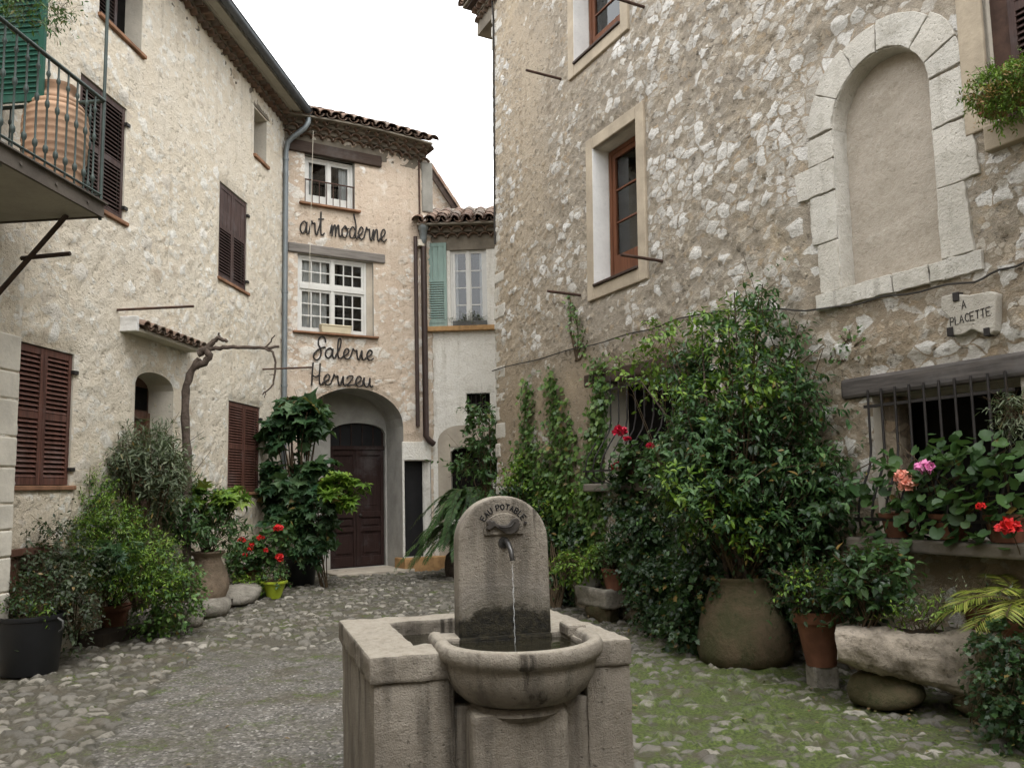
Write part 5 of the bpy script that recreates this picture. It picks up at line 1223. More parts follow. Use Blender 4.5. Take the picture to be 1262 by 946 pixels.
def bush(parent,org,lobes,ntw,per,size,tm,mat,seed,up=.35,droop=.15,tw=(.10,.22),inner=.45,base=None,stems=True,name='foliage',rough=.35,jit=.35,stemr=.008,nstem=26,wall=None,shoots=0):
    """twigs spread through uneven ellipsoids; leaves alternate along the twigs; thin stems run to them from the base"""
    rng=np.random.default_rng(seed); L_=Lv(); wts=np.array([l[2]*np.prod(l[1])**.66 for l in lobes]); wts/=wts.sum()
    ch=rng.choice(len(lobes),ntw,p=wts); ends=[]
    bumps=[(rdir(rng,6),rng.uniform(-1,1,6)) for _ in lobes]
    for li in range(len(lobes)):
        n=int((ch==li).sum()); 
        if n==0: continue
        c,r,_=lobes[li]; d=rdir(rng,n); bd,ba=bumps[li]; k=1+rough*np.tanh((np.maximum(0,d@bd.T)**3*ba).sum(1)*1.6)
        rad=(inner+(1-inner)*rng.random(n)**.6)*k
        p=c+d*r*rad[:,None]
        if wall is not None:
            fr,off=wall; w0=(p-np.array(fr.o))@np.array(fr.W); p=p+np.maximum(0,off-w0)[:,None]*np.array(fr.W)[None]
        p[:,2]=np.maximum(p[:,2],.04)
        td=unit(d*.8+np.array([0,0,up])+rng.normal(size=(n,3))*.45); tl=rng.uniform(*tw,n)
        if shoots:
            sh=rng.random(n)<shoots; tl=np.where(sh,tl*2.6,tl); td=np.where(sh[:,None],unit(td+np.array([0,0,.7])),td)
        side=unit(np.cross(td,rdir(rng,n)))
        for m in range(per):
            f=(m+.5)/per; s2=side*math.cos(m*2.4)+np.cross(td,side)*math.sin(m*2.4)
            q_=p+td*(tl*f)[:,None]-np.array([0,0,1])*(droop*tl*f*f)[:,None]
            dd=unit(td*.55+s2*.85+rng.normal(size=(n,3))*jit+np.array([0,0,-droop]))
            nn=unit(np.array([0,0,1.0])+d*.45+rng.normal(size=(n,3))*.35)
            L_.add(q_,dd,nn,size*rng.uniform(.45,1.25,n)*(1-.25*f))
        ends+= [(p[i],p[i]+td[i]*tl[i]) for i in range(n)]
    fo=L_.build(name,tm,mat,parent,org)
    if stems:
        b=MB(); rng2=random.Random(seed); base=np.array(base if base is not None else org); sel=rng2.sample(ends,min(len(ends),nstem))
        for (a,e) in sel:
            j=np.array([rng2.uniform(-.05,.05),rng2.uniform(-.05,.05),0]); mid=base*.5+a*.5+np.array([rng2.uniform(-.08,.08),rng2.uniform(-.08,.08),.10*abs(a[2]-base[2])])
            b.tube([Vector(base+j),Vector(base*.78+mid*.22+j),Vector(mid),Vector(a*.7+mid*.3),Vector(e)],[stemr,stemr*.9,stemr*.7,stemr*.5,stemr*.3],5)
        rest=rng2.sample(ends,min(len(ends),160))
        for (a,e) in rest: b.tube([Vector(a-(e-a)*.6),Vector(a),Vector(e)],[stemr*.35,stemr*.3,stemr*.15],3,cap=False)
        b.build('stem',M['twig'],parent,org=tuple(org),smooth=70)
    return fo
def fronds(parent,base,n,length,leaf,mat,seed,arch=.5,lean=(0,0,0),pairs=22,tm=T_NR,spread=.9,vlo=.5,vhi=1.2,name='frond',rachis='twig',org=None):
    org=tuple(org) if org is not None else tuple(base)
    rng=np.random.default_rng(seed); out=[]
    for i in range(n):
        a=2*math.pi*i/n+rng.uniform(-.3,.3); h=np.array([math.cos(a)*spread,math.sin(a)*spread,rng.uniform(vlo,vhi)])+np.array(lean); h=unit(h); Ln=length*rng.uniform(.7,1.1)
        pts=[]; 
        for k in range(12):
            s_=k/11*Ln; pts.append(np.array(base)+h*s_+np.array([0,0,-1])*arch*s_*s_/Ln)
        b=MB(); b.tube([Vector(p) for p in pts],[.006*(1-.8*k/11)+.0012 for k in range(12)],4)
        L_=Lv()
        for k in range(pairs):
            t=.14+.86*k/(pairs-1); x=t*11; j=min(10,int(x)); p=pts[j]*(1-(x-j))+pts[j+1]*(x-j); tg=unit(pts[j+1]-pts[j]); sd=unit(np.cross(tg,np.array([0,0,1.0]))); upv=np.cross(sd,tg)
            ll=leaf*math.sin(math.pi*min(1,.12+.88*(1-t)**.75*.98+.05))*1.0
            for s_ in (-1,1):
                d=unit(sd*s_+tg*(.55+.5*t)+upv*rng.uniform(-.05,.25)+np.array([0,0,-.15])); L_.add(p,d,upv,max(.02,ll)*rng.uniform(.85,1.1))
        o=L_.build(name,tm,mat,parent,org); b.build('frond_stalk',M[rachis],o,org=org); out.append(o)
    return out
def flower(parent,org,p,r,mat,seed,n=46,name='flower_head',stalk=None):
    rng=np.random.default_rng(seed); L_=Lv(); d=rdir(rng,n); d[:,2]=np.abs(d[:,2])*1.0-.25; d=unit(d)
    L_.add(np.array(p)+d*r*.55*np.array([1,1,.75]),unit(d+rng.normal(size=(n,3))*.5),unit(d+rng.normal(size=(n,3))*.3),r*rng.uniform(.6,.95,n)); o=L_.build(name,T_PET,mat,parent,org)
    if stalk is not None:
        b=MB(); b.tube([Vector(stalk),Vector((np.array(stalk)+np.array(p))/2+np.array([0,0,.03])),Vector(p)],.004,4); b.build('flower_stalk',M['twig'],o,org=tuple(org))
    return o
def pot(parent,c,r0,r1,h,mat,rim=.05,name='pot',org=None,lip=.015,soil=True):
    t=.018; pr=[(r0*.98,0),(r0,.01),(r0+(r1-r0)*(h-rim)/h,h-rim),(r1+lip*.6,h-rim+.004),(r1+lip,h-.012),(r1+lip*.8,h),(r1-t,h),(r1-t-.004,h-.04),(r1*.55,h-.045),(.01,h-.04)]
    b=MB(); b.lathe(pr,32,(0,0,0),wob=.004); o=b.build(name,mat,parent,smooth=45); o.location=Vector(c)-Vector(org)
    if soil:
        b=MB(); b.lathe([(r1-t-.003,h-.05),(r1-t-.003,h-.034),(r1*.5,h-.026),(.01,h-.022)],24); s=b.build('soil',M['soil'],o,smooth=60)
    return o
def near(fr,px,py,off):
    """point on the line of sight of a pixel, 'off' metres in front of a house front"""
    u,v=fr.uv(px,py,off); return fr.pt(u,v,off)

# ---------------------------------------------------------------- left row, from the near tub to the gallery door
gl='potted plants along the left house'
c=gp(36,834); c.y+=.22; c.x=ap(37,800,c.y).x
t=thing('potted_plant','black plastic tub with a low leafy plant at the left picture edge','plant',tuple(c),gl); o=tuple(c)
h=.53; pot(t,c,.245,.285,h,M['black_plastic'],.045,'tub',o,.012)
b=MB(); b.tube([(.28,-.06,h-.03),(.335,-.07,h-.06),(.33,-.05,h-.13),(.285,-.03,h-.16)],.011,6); b.build('tub_handle',M['grey_plastic'],t,smooth=60)
bush(t,o,[(np.array(c)+[0,0,h+.06],np.array([.27,.25,.12]),1),(np.array(c)+[-.05,.1,h+.2],np.array([.2,.2,.2]),.5)],150,6,.055,T_OV,M['leaf_dark'],1,base=np.array(c)+[0,0,h-.05],stemr=.005)
bush(t,o,[(np.array(c)+[.13,-.08,h+.04],np.array([.13,.12,.06]),1),(np.array(c)+[-.2,-.05,h+.06],np.array([.12,.1,.07]),1)],50,7,.045,T_LN,M['leaf_bright'],2,stems=False,name='bright_foliage')
p=gp(75,800); p.y+=.25
t=thing('shrub','dusky small-leaved shrub spilling beside the black tub','shrub',tuple(p),gl); o=tuple(p)
bush(t,o,[lobe(75,668,30,24,8.6,.3),lobe(60,715,38,26,8.4,.25),lobe(92,745,26,42,8.3,.25),lobe(30,690,22,24,8.5,.25,.8),lobe(95,700,30,30,8.6,.2)],520,6,.06,T_OV,M['leaf_purple'],3,droop=.4,tw=(.1,.24),shoots=.06)
# hatch of old boards in the wall behind
u0,v1=L.uv(12,690,.06); u1,v0=L.uv(64,760,.06); b=MB(); 
for k in range(6):
    a=u0+(u1-u0)*k/6; b.wbox(a+.004,a+(u1-u0)/6-.004,max(.02,v0),v1+.012*math.sin(k*2),.0,.045)
b.wbox(u0-.02,u1+.02,v1+.03,v1+.10,-.01,.09)
o_=b.build('hatch',M['door_small'],LH,bevel=.005)
# terracotta pot and the bright shrub
c=gp(139,786); c.y+=.16; c.x=ap(138,780,c.y).x
t=thing('potted_shrub','bright green bushy shrub in a plain terracotta pot','shrub',tuple(c),gl); o=tuple(c)
pot(t,c,.135,.185,.36,M['terracotta'],.07,'pot',o)
LB=[lobe(112,610,20,22,9.6,.25),lobe(140,650,46,28,9.5,.35),lobe(110,670,28,34,9.3,.3),lobe(180,690,36,30,9.4,.35),lobe(145,705,44,26,9.2,.35),lobe(200,722,22,22,9.4,.25)]
bush(t,o,LB,1500,7,.058,T_LN,M['leaf_bright'],5,up=.6,tw=(.10,.2),base=np.array(c)+[0,0,.3],nstem=34,jit=.3,shoots=.05)
bush(t,o,LB,420,6,.060,T_OV,M['leaf_mid'],6,up=.2,stems=False,inner=.2,name='inner_foliage')
p=gp(150,765); p=Vector((p.x-.05,9.7,0))
t=thing('shrub','bluish hand-leaved shrub low in front of the bright shrub','shrub',tuple(p),gl); o=tuple(p)
bush(t,o,[lobe(140,690,22,18,8.95,.15),lobe(105,700,18,14,8.95,.15)],34,5,.12,T_PM,M['leaf_fig'],7,base=np.array(ap(130,745,9.2)),stemr=.006,nstem=10)
p=ap(96,700,9.6); p.z=0
t=thing('shrub','slim upright yellow-green sprig beside the big louvred shutters','shrub',tuple(p),gl); o=tuple(p)
bush(t,o,[lobe(97,575,7,26,9.55,.1),lobe(97,620,11,34,9.55,.1)],110,7,.06,T_OV,M['leaf_bright'],8,up=1.0,tw=(.06,.14),base=np.array(p)+[0,0,.3])
# oleander
p=ap(175,720,10.2); p.z=.0
t=thing('oleander','tall grey-green oleander with narrow leaves in front of the arched door','shrub',tuple(p),gl); o=tuple(p)
bush(t,o,[lobe(172,580,46,34,10.2,.45),lobe(135,590,26,30,10.1,.35),lobe(205,600,24,36,10.2,.35),lobe(180,555,30,24,10.3,.3),lobe(120,620,20,26,10.1,.3)],760,9,.125,T_NR,M['leaf_olive'],9,up=.9,tw=(.14,.28),base=np.array(p)+[0,0,.1],nstem=40,stemr=.016,inner=.35,shoots=.05)
# ivy at the foot of the low ledge
p=gp(215,770); p.y+=.3
t=thing('ivy','ivy tumbling over the stones at the foot of the bright shrub','climber',tuple(p),gl); o=tuple(p)
bush(t,o,[lobe(218,740,28,32,9.7,.25),lobe(190,760,22,18,9.6,.2),lobe(228,715,16,26,9.9,.2)],330,6,.055,T_IV,M['leaf_ivy'],10,up=0,droop=.5,stemr=.004,nstem=12)
# ledge of kerb stones and soil in front of the left house
b=MB(); rng=random.Random(7); 
def stone(b,c,rx,ry,rz,seed):
    rng=np.random.default_rng(seed); bm=bmesh.new(); bmesh.ops.create_icosphere(bm,subdivisions=3,radius=1.0); pv=rng.normal(size=(7,3)); 
    for v in bm.verts:
        d=np.array(v.co); s_=1+sum(.07*math.sin(float(d@pv[k])*2.2+k) for k in range(7)); e=np.sign(d)*np.abs(d)**.72; v.co=Vector(e*s_*np.array([rx,ry,rz]))+Vector(c)
    bm.verts.index_update(); b.add([v.co[:] for v in bm.verts],[tuple(x.index for x in f.verts) for f in bm.faces]); bm.free()
kg='edging stones of the left bed'
def edging(px,py,rx,ry,rz,label,seed,rot=.1):
    p=gp(px,py); b=MB(); stone(b,(0,0,rz*.7),rx,ry,rz,seed); o=b.build('edging_stone',M['kerb_rock'],smooth=180); o.location=(p.x,p.y+ry*.6,0); o.rotation_euler=(0,0,rot); tag(o,label,'stone',kg)
edging(215,775,.30,.22,.18,'dark squat stone below the bright shrub',31); edging(175,782,.22,.18,.17,'mossy stone beside the terracotta pot',32)
edging(248,760,.26,.42,.17,'pale edging stone straight below the clay urn',33,.2); edging(283,745,.28,.60,.15,'long flat edging stone right of the clay urn',34,.15); edging(310,731,.26,.60,.15,'rough edging stone below the red geraniums',35,.2)
edging(297,705,.16,.14,.17,'whitish upright stone between urn and geraniums',36); edging(346,715,.22,.55,.12,'low edging stone below the lime bowl',37,.25); edging(372,709,.16,.4,.08,'last low edging stone before the gallery step',38,.3)
b=MB(); pts=[L.pt(-6.2,0,.02),L.pt(-6.2,0,.35),L.pt(-5,0,.55),L.pt(-2.2,0,.55),L.pt(-.4,0,.55),L.pt(-.4,0,.02)]
for p in pts: p.z=.12
b.add([p for p in pts]+[Vector((p.x,p.y,-.05)) for p in pts],[tuple(range(5,-1,-1)),]+[(i,(i+1)%6,(i+1)%6+6,i+6) for i in range(6)]); o=b.build('flower_bed',M['soil']); tag(o,'narrow raised soil bed along the foot of the left house','flower bed')
# clay urn with glossy plant
c=ap(255,732,11.4); c.z=.125
t=thing('potted_plant','round-bellied clay urn holding a glossy dark plant','plant',tuple(c),gl); o=tuple(c)
pr=[(.15,0),(.17,.01),(.235,.10),(.282,.22),(.285,.32),(.255,.45),(.195,.57),(.172,.63),(.18,.665),(.215,.69),(.225,.71),(.215,.725),(.185,.72),(.165,.69),(.10,.685),(.01,.69)]
b=MB(); b.lathe(pr,40,wob=.006); u_=b.build('urn',M['urn_clay'],t,smooth=50)
b=MB(); b.tube([(-.19,0,.62),(-.27,0,.60),(-.285,0,.5),(-.25,0,.44)],.018,8); b.build('urn_handle',M['urn_clay'],u_,smooth=60)
bush(t,o,[lobe(245,632,36,32,11.3,.38),lobe(262,655,30,18,11.2,.3),lobe(218,620,20,34,11.3,.3)],430,7,.12,T_LN,M['leaf_mid'],12,up=.6,droop=.35,tw=(.12,.25),base=np.array(c)+[0,0,.68],nstem=24)
bush(t,o,[lobe(258,614,22,10,11.3,.2),lobe(285,618,14,7,11.3,.15)],26,5,.17,T_PM,M['leaf_bright'],13,up=.7,base=np.array(c)+[0,0,.7],nstem=8,name='bright_foliage')
# geraniums
c=gp(312,705,.14); t=thing('geranium','red geraniums growing low beside the clay urn','flower',tuple(c),gl); o=tuple(c)
Yg=13.2; pot(t,ap(308,712,Yg)+Vector((0,0,-.02)),.11,.15,.2,M['terracotta'],.04,'pot',o)
bush(t,o,[lobe(305,690,26,18,Yg,.3),lobe(330,680,20,20,Yg,.25),lobe(345,660,12,14,Yg,.2)],240,5,.085,T_RD,M['leaf_mid'],14,base=np.array(ap(312,705,Yg)))
for k,(x,y,r) in enumerate(((298,665,.05),(321,663,.05),(343,651,.065),(308,676,.05),(327,678,.045),(344,686,.055),(310,671,.04),(345,690,.04),(302,684,.04))): flower(t,o,ap(x,y,Yg-.22),r,M['red_petal'],40+k)
c=ap(338,716,12.95); c.z=.015; t=thing('potted_plant','small plant in a lime green bowl near the gallery door','plant',tuple(c),gl); o=tuple(c); c2=Vector(c); pot(t,c2,.10,.19,.26,M['lime_plastic'],.04,'bowl',o)
bush(t,o,[(np.array(c)+[0,0,.3],np.array([.2,.2,.12]),1)],60,6,.07,T_OV,M['leaf_mid'],16,base=np.array(c)+[0,0,.24])
c=ap(314,712,13.0); c.z=.1; t=thing('plant','low pale green leafy tuft beside the lime bowl','plant',tuple(c),gl); o=tuple(c)
bush(t,o,[(np.array(c)+[0,0,.12],np.array([.25,.2,.1]),1)],70,6,.08,T_OV,M['leaf_bright'],17,base=np.array(c))
# fig in black pot, and the bright hand-leaved plant
c=ap(368,708,14.6); c.z=0
t=thing('fig_tree','young fig tree with big lobed leaves in a black pot left of the gallery door','tree',tuple(c)); o=tuple(c)
pot(t,c,.26,.33,.5,M['black_plastic'],.05,'pot',o)
bush(t,o,[lobe(368,508,26,22,14.4,.35),lobe(345,528,12,12,14.4,.25),lobe(388,520,12,20,14.4,.25)],60,5,.30,T_FIG,M['leaf_fig'],18,up=.5,droop=.6,tw=(.15,.3),base=np.array(c)+[0,0,.5],nstem=18,stemr=.02,name='crown')
bush(t,o,[lobe(352,590,28,26,14.3,.4),lobe(385,590,26,24,14.3,.4),lobe(365,640,24,24,14.3,.35),lobe(385,655,22,20,14.3,.35),lobe(345,615,10,26,14.4,.25)],110,5,.25,T_FIG,M['leaf_fig'],19,up=.3,droop=.5,tw=(.12,.25),stems=False,name='lower_crown')
b=MB(); bs=np.array(c)+[0,0,.45]
for e in (ap(366,520,14.45),ap(350,590,14.4),ap(385,560,14.4)): b.tube([Vector(bs),Vector(bs)*.6+e*.4+Vector((.05,0,.1)),e],[.03,.024,.014],8)
b.build('trunk',M['bark'],t,org=o,smooth=70)
c=ap(400,690,14.2); c.z=.02; t=thing('shrub','pale hand-leaved shrub reaching across the gallery door','shrub',tuple(c)); o=tuple(c)
bush(t,o,[lobe(432,606,20,13,13.9,.25),lobe(415,595,14,12,13.9,.2)],26,5,.23,T_PM,M['leaf_bright'],20,up=.5,droop=.3,base=np.array(ap(392,660,14.2)),nstem=12,stemr=.011)
bush(t,o,[lobe(392,630,24,16,14.0,.25),lobe(380,670,26,20,14.0,.25)],60,5,.16,T_PM,M['leaf_fig'],21,up=.4,droop=.3,base=np.array(c),nstem=10,stemr=.011,name='lower_foliage')

# dry vine on the left house
t=thing('dry_vine','bare gnarled vine trunk climbing beside the tiled awning','vine',tuple(L.pt(*L.uv(232,640,.4),.4)*1)); 
o=tuple(t.location); Yv=L.pt(*L.uv(240,450,.42),.42).y
def vp(x,y,dy=0): return ap(x,y,Yv+dy)
def wob(pts,n=4,a=.015,seed=0):
    rng=random.Random(seed); out=[]
    for i in range(len(pts)-1):
        for k in range(n): t_=k/n; out.append(pts[i].lerp(pts[i+1],t_)+Vector((rng.uniform(-a,a),rng.uniform(-a,a),rng.uniform(-a,a))))
    return out+[pts[-1]]
b0=vp(231,640); b0.z=0
P_=wob([b0,vp(231,600),vp(230,540),vp(228,490),vp(233,461),vp(246,442)],4,.012,1); b=MB(); b.tube(P_,[.062-.018*i/len(P_)+.006*math.sin(i*2.1) for i in range(len(P_))],10)
P_=wob([vp(240,452),vp(252,447),vp(259,437),vp(253,430),vp(244,436)],3,.01,2); b.tube(P_,[.05]*len(P_),8); b.build('trunk',M['bark'],t,org=o,smooth=80)
def br(pts,r0,r1,seed,name='branch'):
    P_=wob(pts,4,.012,seed); b=MB(); b.tube(P_,[r0+(r1-r0)*i/len(P_) for i in range(len(P_))],7); b.build(name,M['bark'],t,org=o,smooth=80)
br([vp(252,432),vp(262,422),vp(269,417),vp(280,421)],.045,.02,3); br([vp(269,418),vp(270,410)],.02,.012,4); br([vp(258,431),vp(275,428),vp(300,427),vp(326,429),vp(344,427)],.032,.018,5)
br([vp(326,429),vp(336,434),vp(340,450),vp(338,466),vp(334,478),vp(324,486)],.018,.009,6); br([vp(328,428),vp(334,420),vp(339,413)],.014,.006,7); br([vp(327,482),vp(326,490)],.008,.004,8); br([vp(338,462),vp(332,461)],.007,.004,9)

# ---------------------------------------------------------------- between the houses
p=ap(572,705,15.5); p.z=.0
t=thing('fern','large arching fern clump at the foot of the white house','fern',tuple(p)); o=tuple(p)
fronds(t,np.array(p)+[.15,-.05,1.3],60,1.3,.15,M['leaf_mid'],22,arch=.85,pairs=34,tm=T_FN,vlo=.35,vhi=2.0,org=o)
fronds(t,np.array(p)+[-.05,-.1,.8],44,1.25,.15,M['leaf_mid'],23,arch=.8,pairs=32,tm=T_FN,vlo=.2,vhi=1.1,org=o)
b=MB(); stone(b,(0,0,.25),.3,.25,.3,5); b.tube([(0,0,.3),(.1,0,.95)],.12,8); b.build('rootstock',M['bark'],t,smooth=180)
p=ap(612,690,13.9); p.z=0
t=thing('climbing_shrub','leafy climbing shrub at the corner before the white house','shrub',tuple(p)); o=tuple(p)
bush(t,o,[lobe(598,525,16,16,14.0,.3),lobe(600,562,24,22,14.1,.3),lobe(572,574,14,6,14.0,.2),lobe(580,510,5,8,14.0,.1),lobe(612,600,16,24,14.0,.25)],230,7,.13,T_OV,M['leaf_mid'],24,up=.4,droop=.3,tw=(.15,.3),base=np.array(p),nstem=24,stemr=.012,shoots=.05)
# ivy columns on the rubble wall
ig='ivy columns climbing the rubble house'
def ivy(label,poly,n,seed,size=.082,off=.06,mat='leaf_ivy',group=ig,jd=.06):
    """ivy hugging the wall inside an outline given on the wall"""
    uv=[RT.uv(x,y,.05) for x,y in poly]; us_=[a for a,_ in uv]; vs_=[b_ for _,b_ in uv]; rng=np.random.default_rng(seed)
    def ins(u,v):
        c=False; j=len(uv)-1
        for i in range(len(uv)):
            if (uv[i][1]>v)!=(uv[j][1]>v) and u<(uv[j][0]-uv[i][0])*(v-uv[i][1])/(uv[j][1]-uv[i][1]+1e-9)+uv[i][0]: c=not c
            j=i
        return c
    P=[];k=0
    while len(P)<n and k<n*30:
        k+=1; u=rng.uniform(min(us_)-.05,max(us_)+.05); v=rng.uniform(max(.02,min(vs_)),max(vs_)); 
        if ins(u+rng.normal()*.06,v+rng.normal()*.09): P.append((u,v,.03+abs(rng.normal())*off))
    org=RT.pt(sum(us_)/len(us_),max(0,min(vs_)),0); t=thing('ivy',label,'ivy',tuple(org),group); L_=Lv()
    P3=np.array([RT.pt(*p) for p in P]); W_=np.array(RT.W); n=len(P)
    L_.add(P3,unit(np.array([0,0,-.7])+rng.normal(size=(n,3))*.55+W_*.3),unit(W_+rng.normal(size=(n,3))*.35+np.array([0,0,.45])),size*rng.uniform(.55,1.2,n)); L_.build('foliage',T_IV,M[mat],t,tuple(org))
    b=MB()
    for k in range(7):
        u=rng.choice(us_)*.5+.5*np.mean(us_); a=RT.pt(np.mean(us_)+rng.uniform(-.1,.1),max(.02,min(vs_)),.03); e=RT.pt(*P[int(rng.integers(n))][:2],.03); b.tube([a,a.lerp(e,.5)+RT.U*rng.uniform(-.1,.1),e],[.012,.008,.004],5)
    b.build('stem',M['twig'],t,org=tuple(org)); return t
ivy('tall thin ivy column nearest the far corner of the rubble house',[(640,700),(632,620),(634,560),(644,520),(645,480),(650,462),(657,482),(661,540),(670,560),(676,640),(680,700)],1500,51)
ivy('ivy column with a pointed top, second from the far corner',[(668,700),(664,610),(674,560),(678,520),(672,470),(680,450),(687,470),(692,485),(706,520),(712,570),(704,610),(715,700)],1600,52)
ivy('ivy column running up to the barred window beam',[(712,700),(716,600),(724,560),(726,510),(736,492),(729,445),(738,436),(746,452),(750,490),(748,540),(742,580),(748,650),(740,700)],1500,53)
ivy('thin hanging ivy strand below the iron rod on the rubble house',[(694,362),(699,362),(712,385),(720,412),(724,440),(717,440),(708,405),(700,385)],110,54,size=.055,off=.03)
ivy('sparse creeper twig left of the stone tablet',[(1028,430),(1052,405),(1068,398),(1060,412),(1040,432),(1030,446)],45,55,size=.04,off=.03,group=None)
# mass at the foot
p=gp(690,742); p=RT.pt(RT.uv(690,700,.3)[0],0,.35)
t=thing('shrub','dense dark climber massed at the wall foot behind the fountain','shrub',tuple(p)); o=tuple(p)
bush(t,o,[lobe(640,620,20,26,12.6,.3),lobe(630,665,18,34,12.9,.3),lobe(685,655,34,34,12.0,.3),lobe(735,665,24,20,11.4,.25),lobe(690,720,24,24,11.6,.3),lobe(660,690,26,26,12.1,.3)],1100,7,.085,T_OV,M['leaf_dark'],25,up=.2,droop=.35,tw=(.12,.26),wall=(RT,.08),nstem=40,stemr=.01,shoots=.04)
bush(t,o,[lobe(640,590,18,24,12.5,.25),lobe(700,620,26,20,11.9,.2),lobe(735,618,20,10,11.3,.15),lobe(660,650,24,26,12.1,.25)],300,6,.08,T_OV,M['leaf_bright'],26,up=.3,stems=False,wall=(RT,.08),name='young_foliage',tw=(.1,.22))
# small stone trough with two pots
uT=RT.uv(741,735,.28)[0]; c=RT.pt(uT,0,.27); t=thing('stone_trough','small stone trough on a block at the wall foot right of the stele','trough',(c.x,c.y,0))
ang=math.atan2(-.894,.448)
def troughmesh(L_,W_,H,mat,parent,seed,z0,taper=.85,bevel=.03,lump=.02):
    t_=.06; b=MB(); xo=L_/2; yo=W_/2
    v=[(-xo*taper,-yo*taper,0),(xo*taper,-yo*taper,0),(xo*taper,yo*taper,0),(-xo*taper,yo*taper,0),(-xo,-yo,H),(xo,-yo,H),(xo,yo,H),(-xo,yo,H),(-xo+t_,-yo+t_,H),(xo-t_,-yo+t_,H),(xo-t_,yo-t_,H),(-xo+t_,yo-t_,H),(-xo+t_,-yo+t_,H-.1),(xo-t_,-yo+t_,H-.1),(xo-t_,yo-t_,H-.1),(-xo+t_,yo-t_,H-.1)]
    b.add(v,[(3,2,1,0),(0,1,5,4),(1,2,6,5),(2,3,7,6),(3,0,4,7),(4,5,9,8),(5,6,10,9),(6,7,11,10),(7,4,8,11),(8,9,13,12),(9,10,14,13),(10,11,15,14),(11,8,12,15),(12,13,14,15)])
    o=b.build('trough',mat,parent,bevel=bevel); chip(o,lump*2,.14,sub=3); o.location=(0,0,z0); return o
tr=troughmesh(.74,.36,.24,M['kerb_rock'],t,1,.14); t.rotation_euler=(0,0,ang)
b=MB(); stone(b,(0,0,.07),.26,.15,.12,9); b.build('foot_block',M['jar_mossy'],t,smooth=180)
tp='pots standing on the small stone trough'
def onw(px,py,Y,z): p=ap(px,py,Y); p.z=z; return p
c=RT.pt(RT.uv(758,719,.27)[0],0,.27); c.z=.365; t=thing('potted_plant','terracotta pot with dark leaves at the right end of the small trough','plant',tuple(c),tp); o=tuple(c); pot(t,c,.10,.135,.25,M['terracotta'],.05,'pot',o)
bush(t,o,[(np.array(c)+[0,0,.36],np.array([.2,.18,.16]),1)],90,6,.065,T_OV,M['leaf_mid'],27,base=np.array(c)+[0,0,.22])
c=RT.pt(RT.uv(731,719,.27)[0],0,.27); c.z=.365; YT=c.y; t=thing('potted_plant','grey plastic pot with yellowish leaves in the middle of the small trough','plant',tuple(c),tp); o=tuple(c); pot(t,c,.09,.12,.24,M['concrete_grey'],.04,'pot',o)
bush(t,o,[lobe(722,692,34,14,YT,.2),lobe(704,700,16,12,YT+.2,.18),lobe(745,690,18,12,YT-.2,.18)],260,6,.075,T_OV,M['leaf_bright'],28,base=np.array(c)+[0,0,.22],droop=.4,tw=(.1,.22))
# dark ivy on the ground between trough and big jar
p=gp(815,790); p.y+=.5; t=thing('ivy','dark ivy bank spreading between small trough and mossy jar','ivy',tuple(p)); o=tuple(p)
bush(t,o,[lobe(790,690,18,30,9.5,.25),lobe(795,735,16,26,9.2,.25),lobe(815,705,26,26,9.0,.4),lobe(838,725,30,40,8.6,.4),lobe(812,750,16,20,8.9,.3),lobe(850,770,24,26,8.0,.35),lobe(860,720,26,26,7.8,.3),lobe(770,610,22,30,9.9,.2),lobe(800,640,26,34,9.3,.25),lobe(775,665,24,22,9.8,.2),lobe(860,675,26,30,8.2,.3),lobe(905,690,30,22,7.9,.25),lobe(960,690,30,26,7.6,.25),lobe(990,700,30,26,7.5,.3),lobe(1040,720,30,30,7.1,.25),lobe(990,740,24,24,7.4,.25)],2600,6,.065,T_IV,M['leaf_dark'],29,up=0,droop=.5,wall=(RT,.06),stemr=.005,nstem=20)
# geraniums on the middle grille
p=RT.pt((LM['u0']+LM['u1'])/2,LM['v0'],.16); t=thing('geranium','crimson geraniums in pots behind the middle window grille','flower',tuple(p)); o=tuple(p)
pot(t,p,.10,.14,.18,M['terracotta'],.04,'pot',o)
bush(t,o,[lobe(795,572,22,22,9.6,.15),lobe(775,575,12,14,9.7,.1),lobe(815,575,18,28,9.2,.15)],150,5,.09,T_RD,M['leaf_mid'],30,base=np.array(p)+[0,0,.1],wall=(RT,.05))
for k,(x,y,r) in enumerate(((764,532,.075),(763,575,.075),(773,541,.04),(802,550,.045))):
    P0=near(RT,x,y,.36); flower(t,o,P0,r,M['crimson_petal'],60+k,70,stalk=np.array(P0)+[.12,.05,-.25])

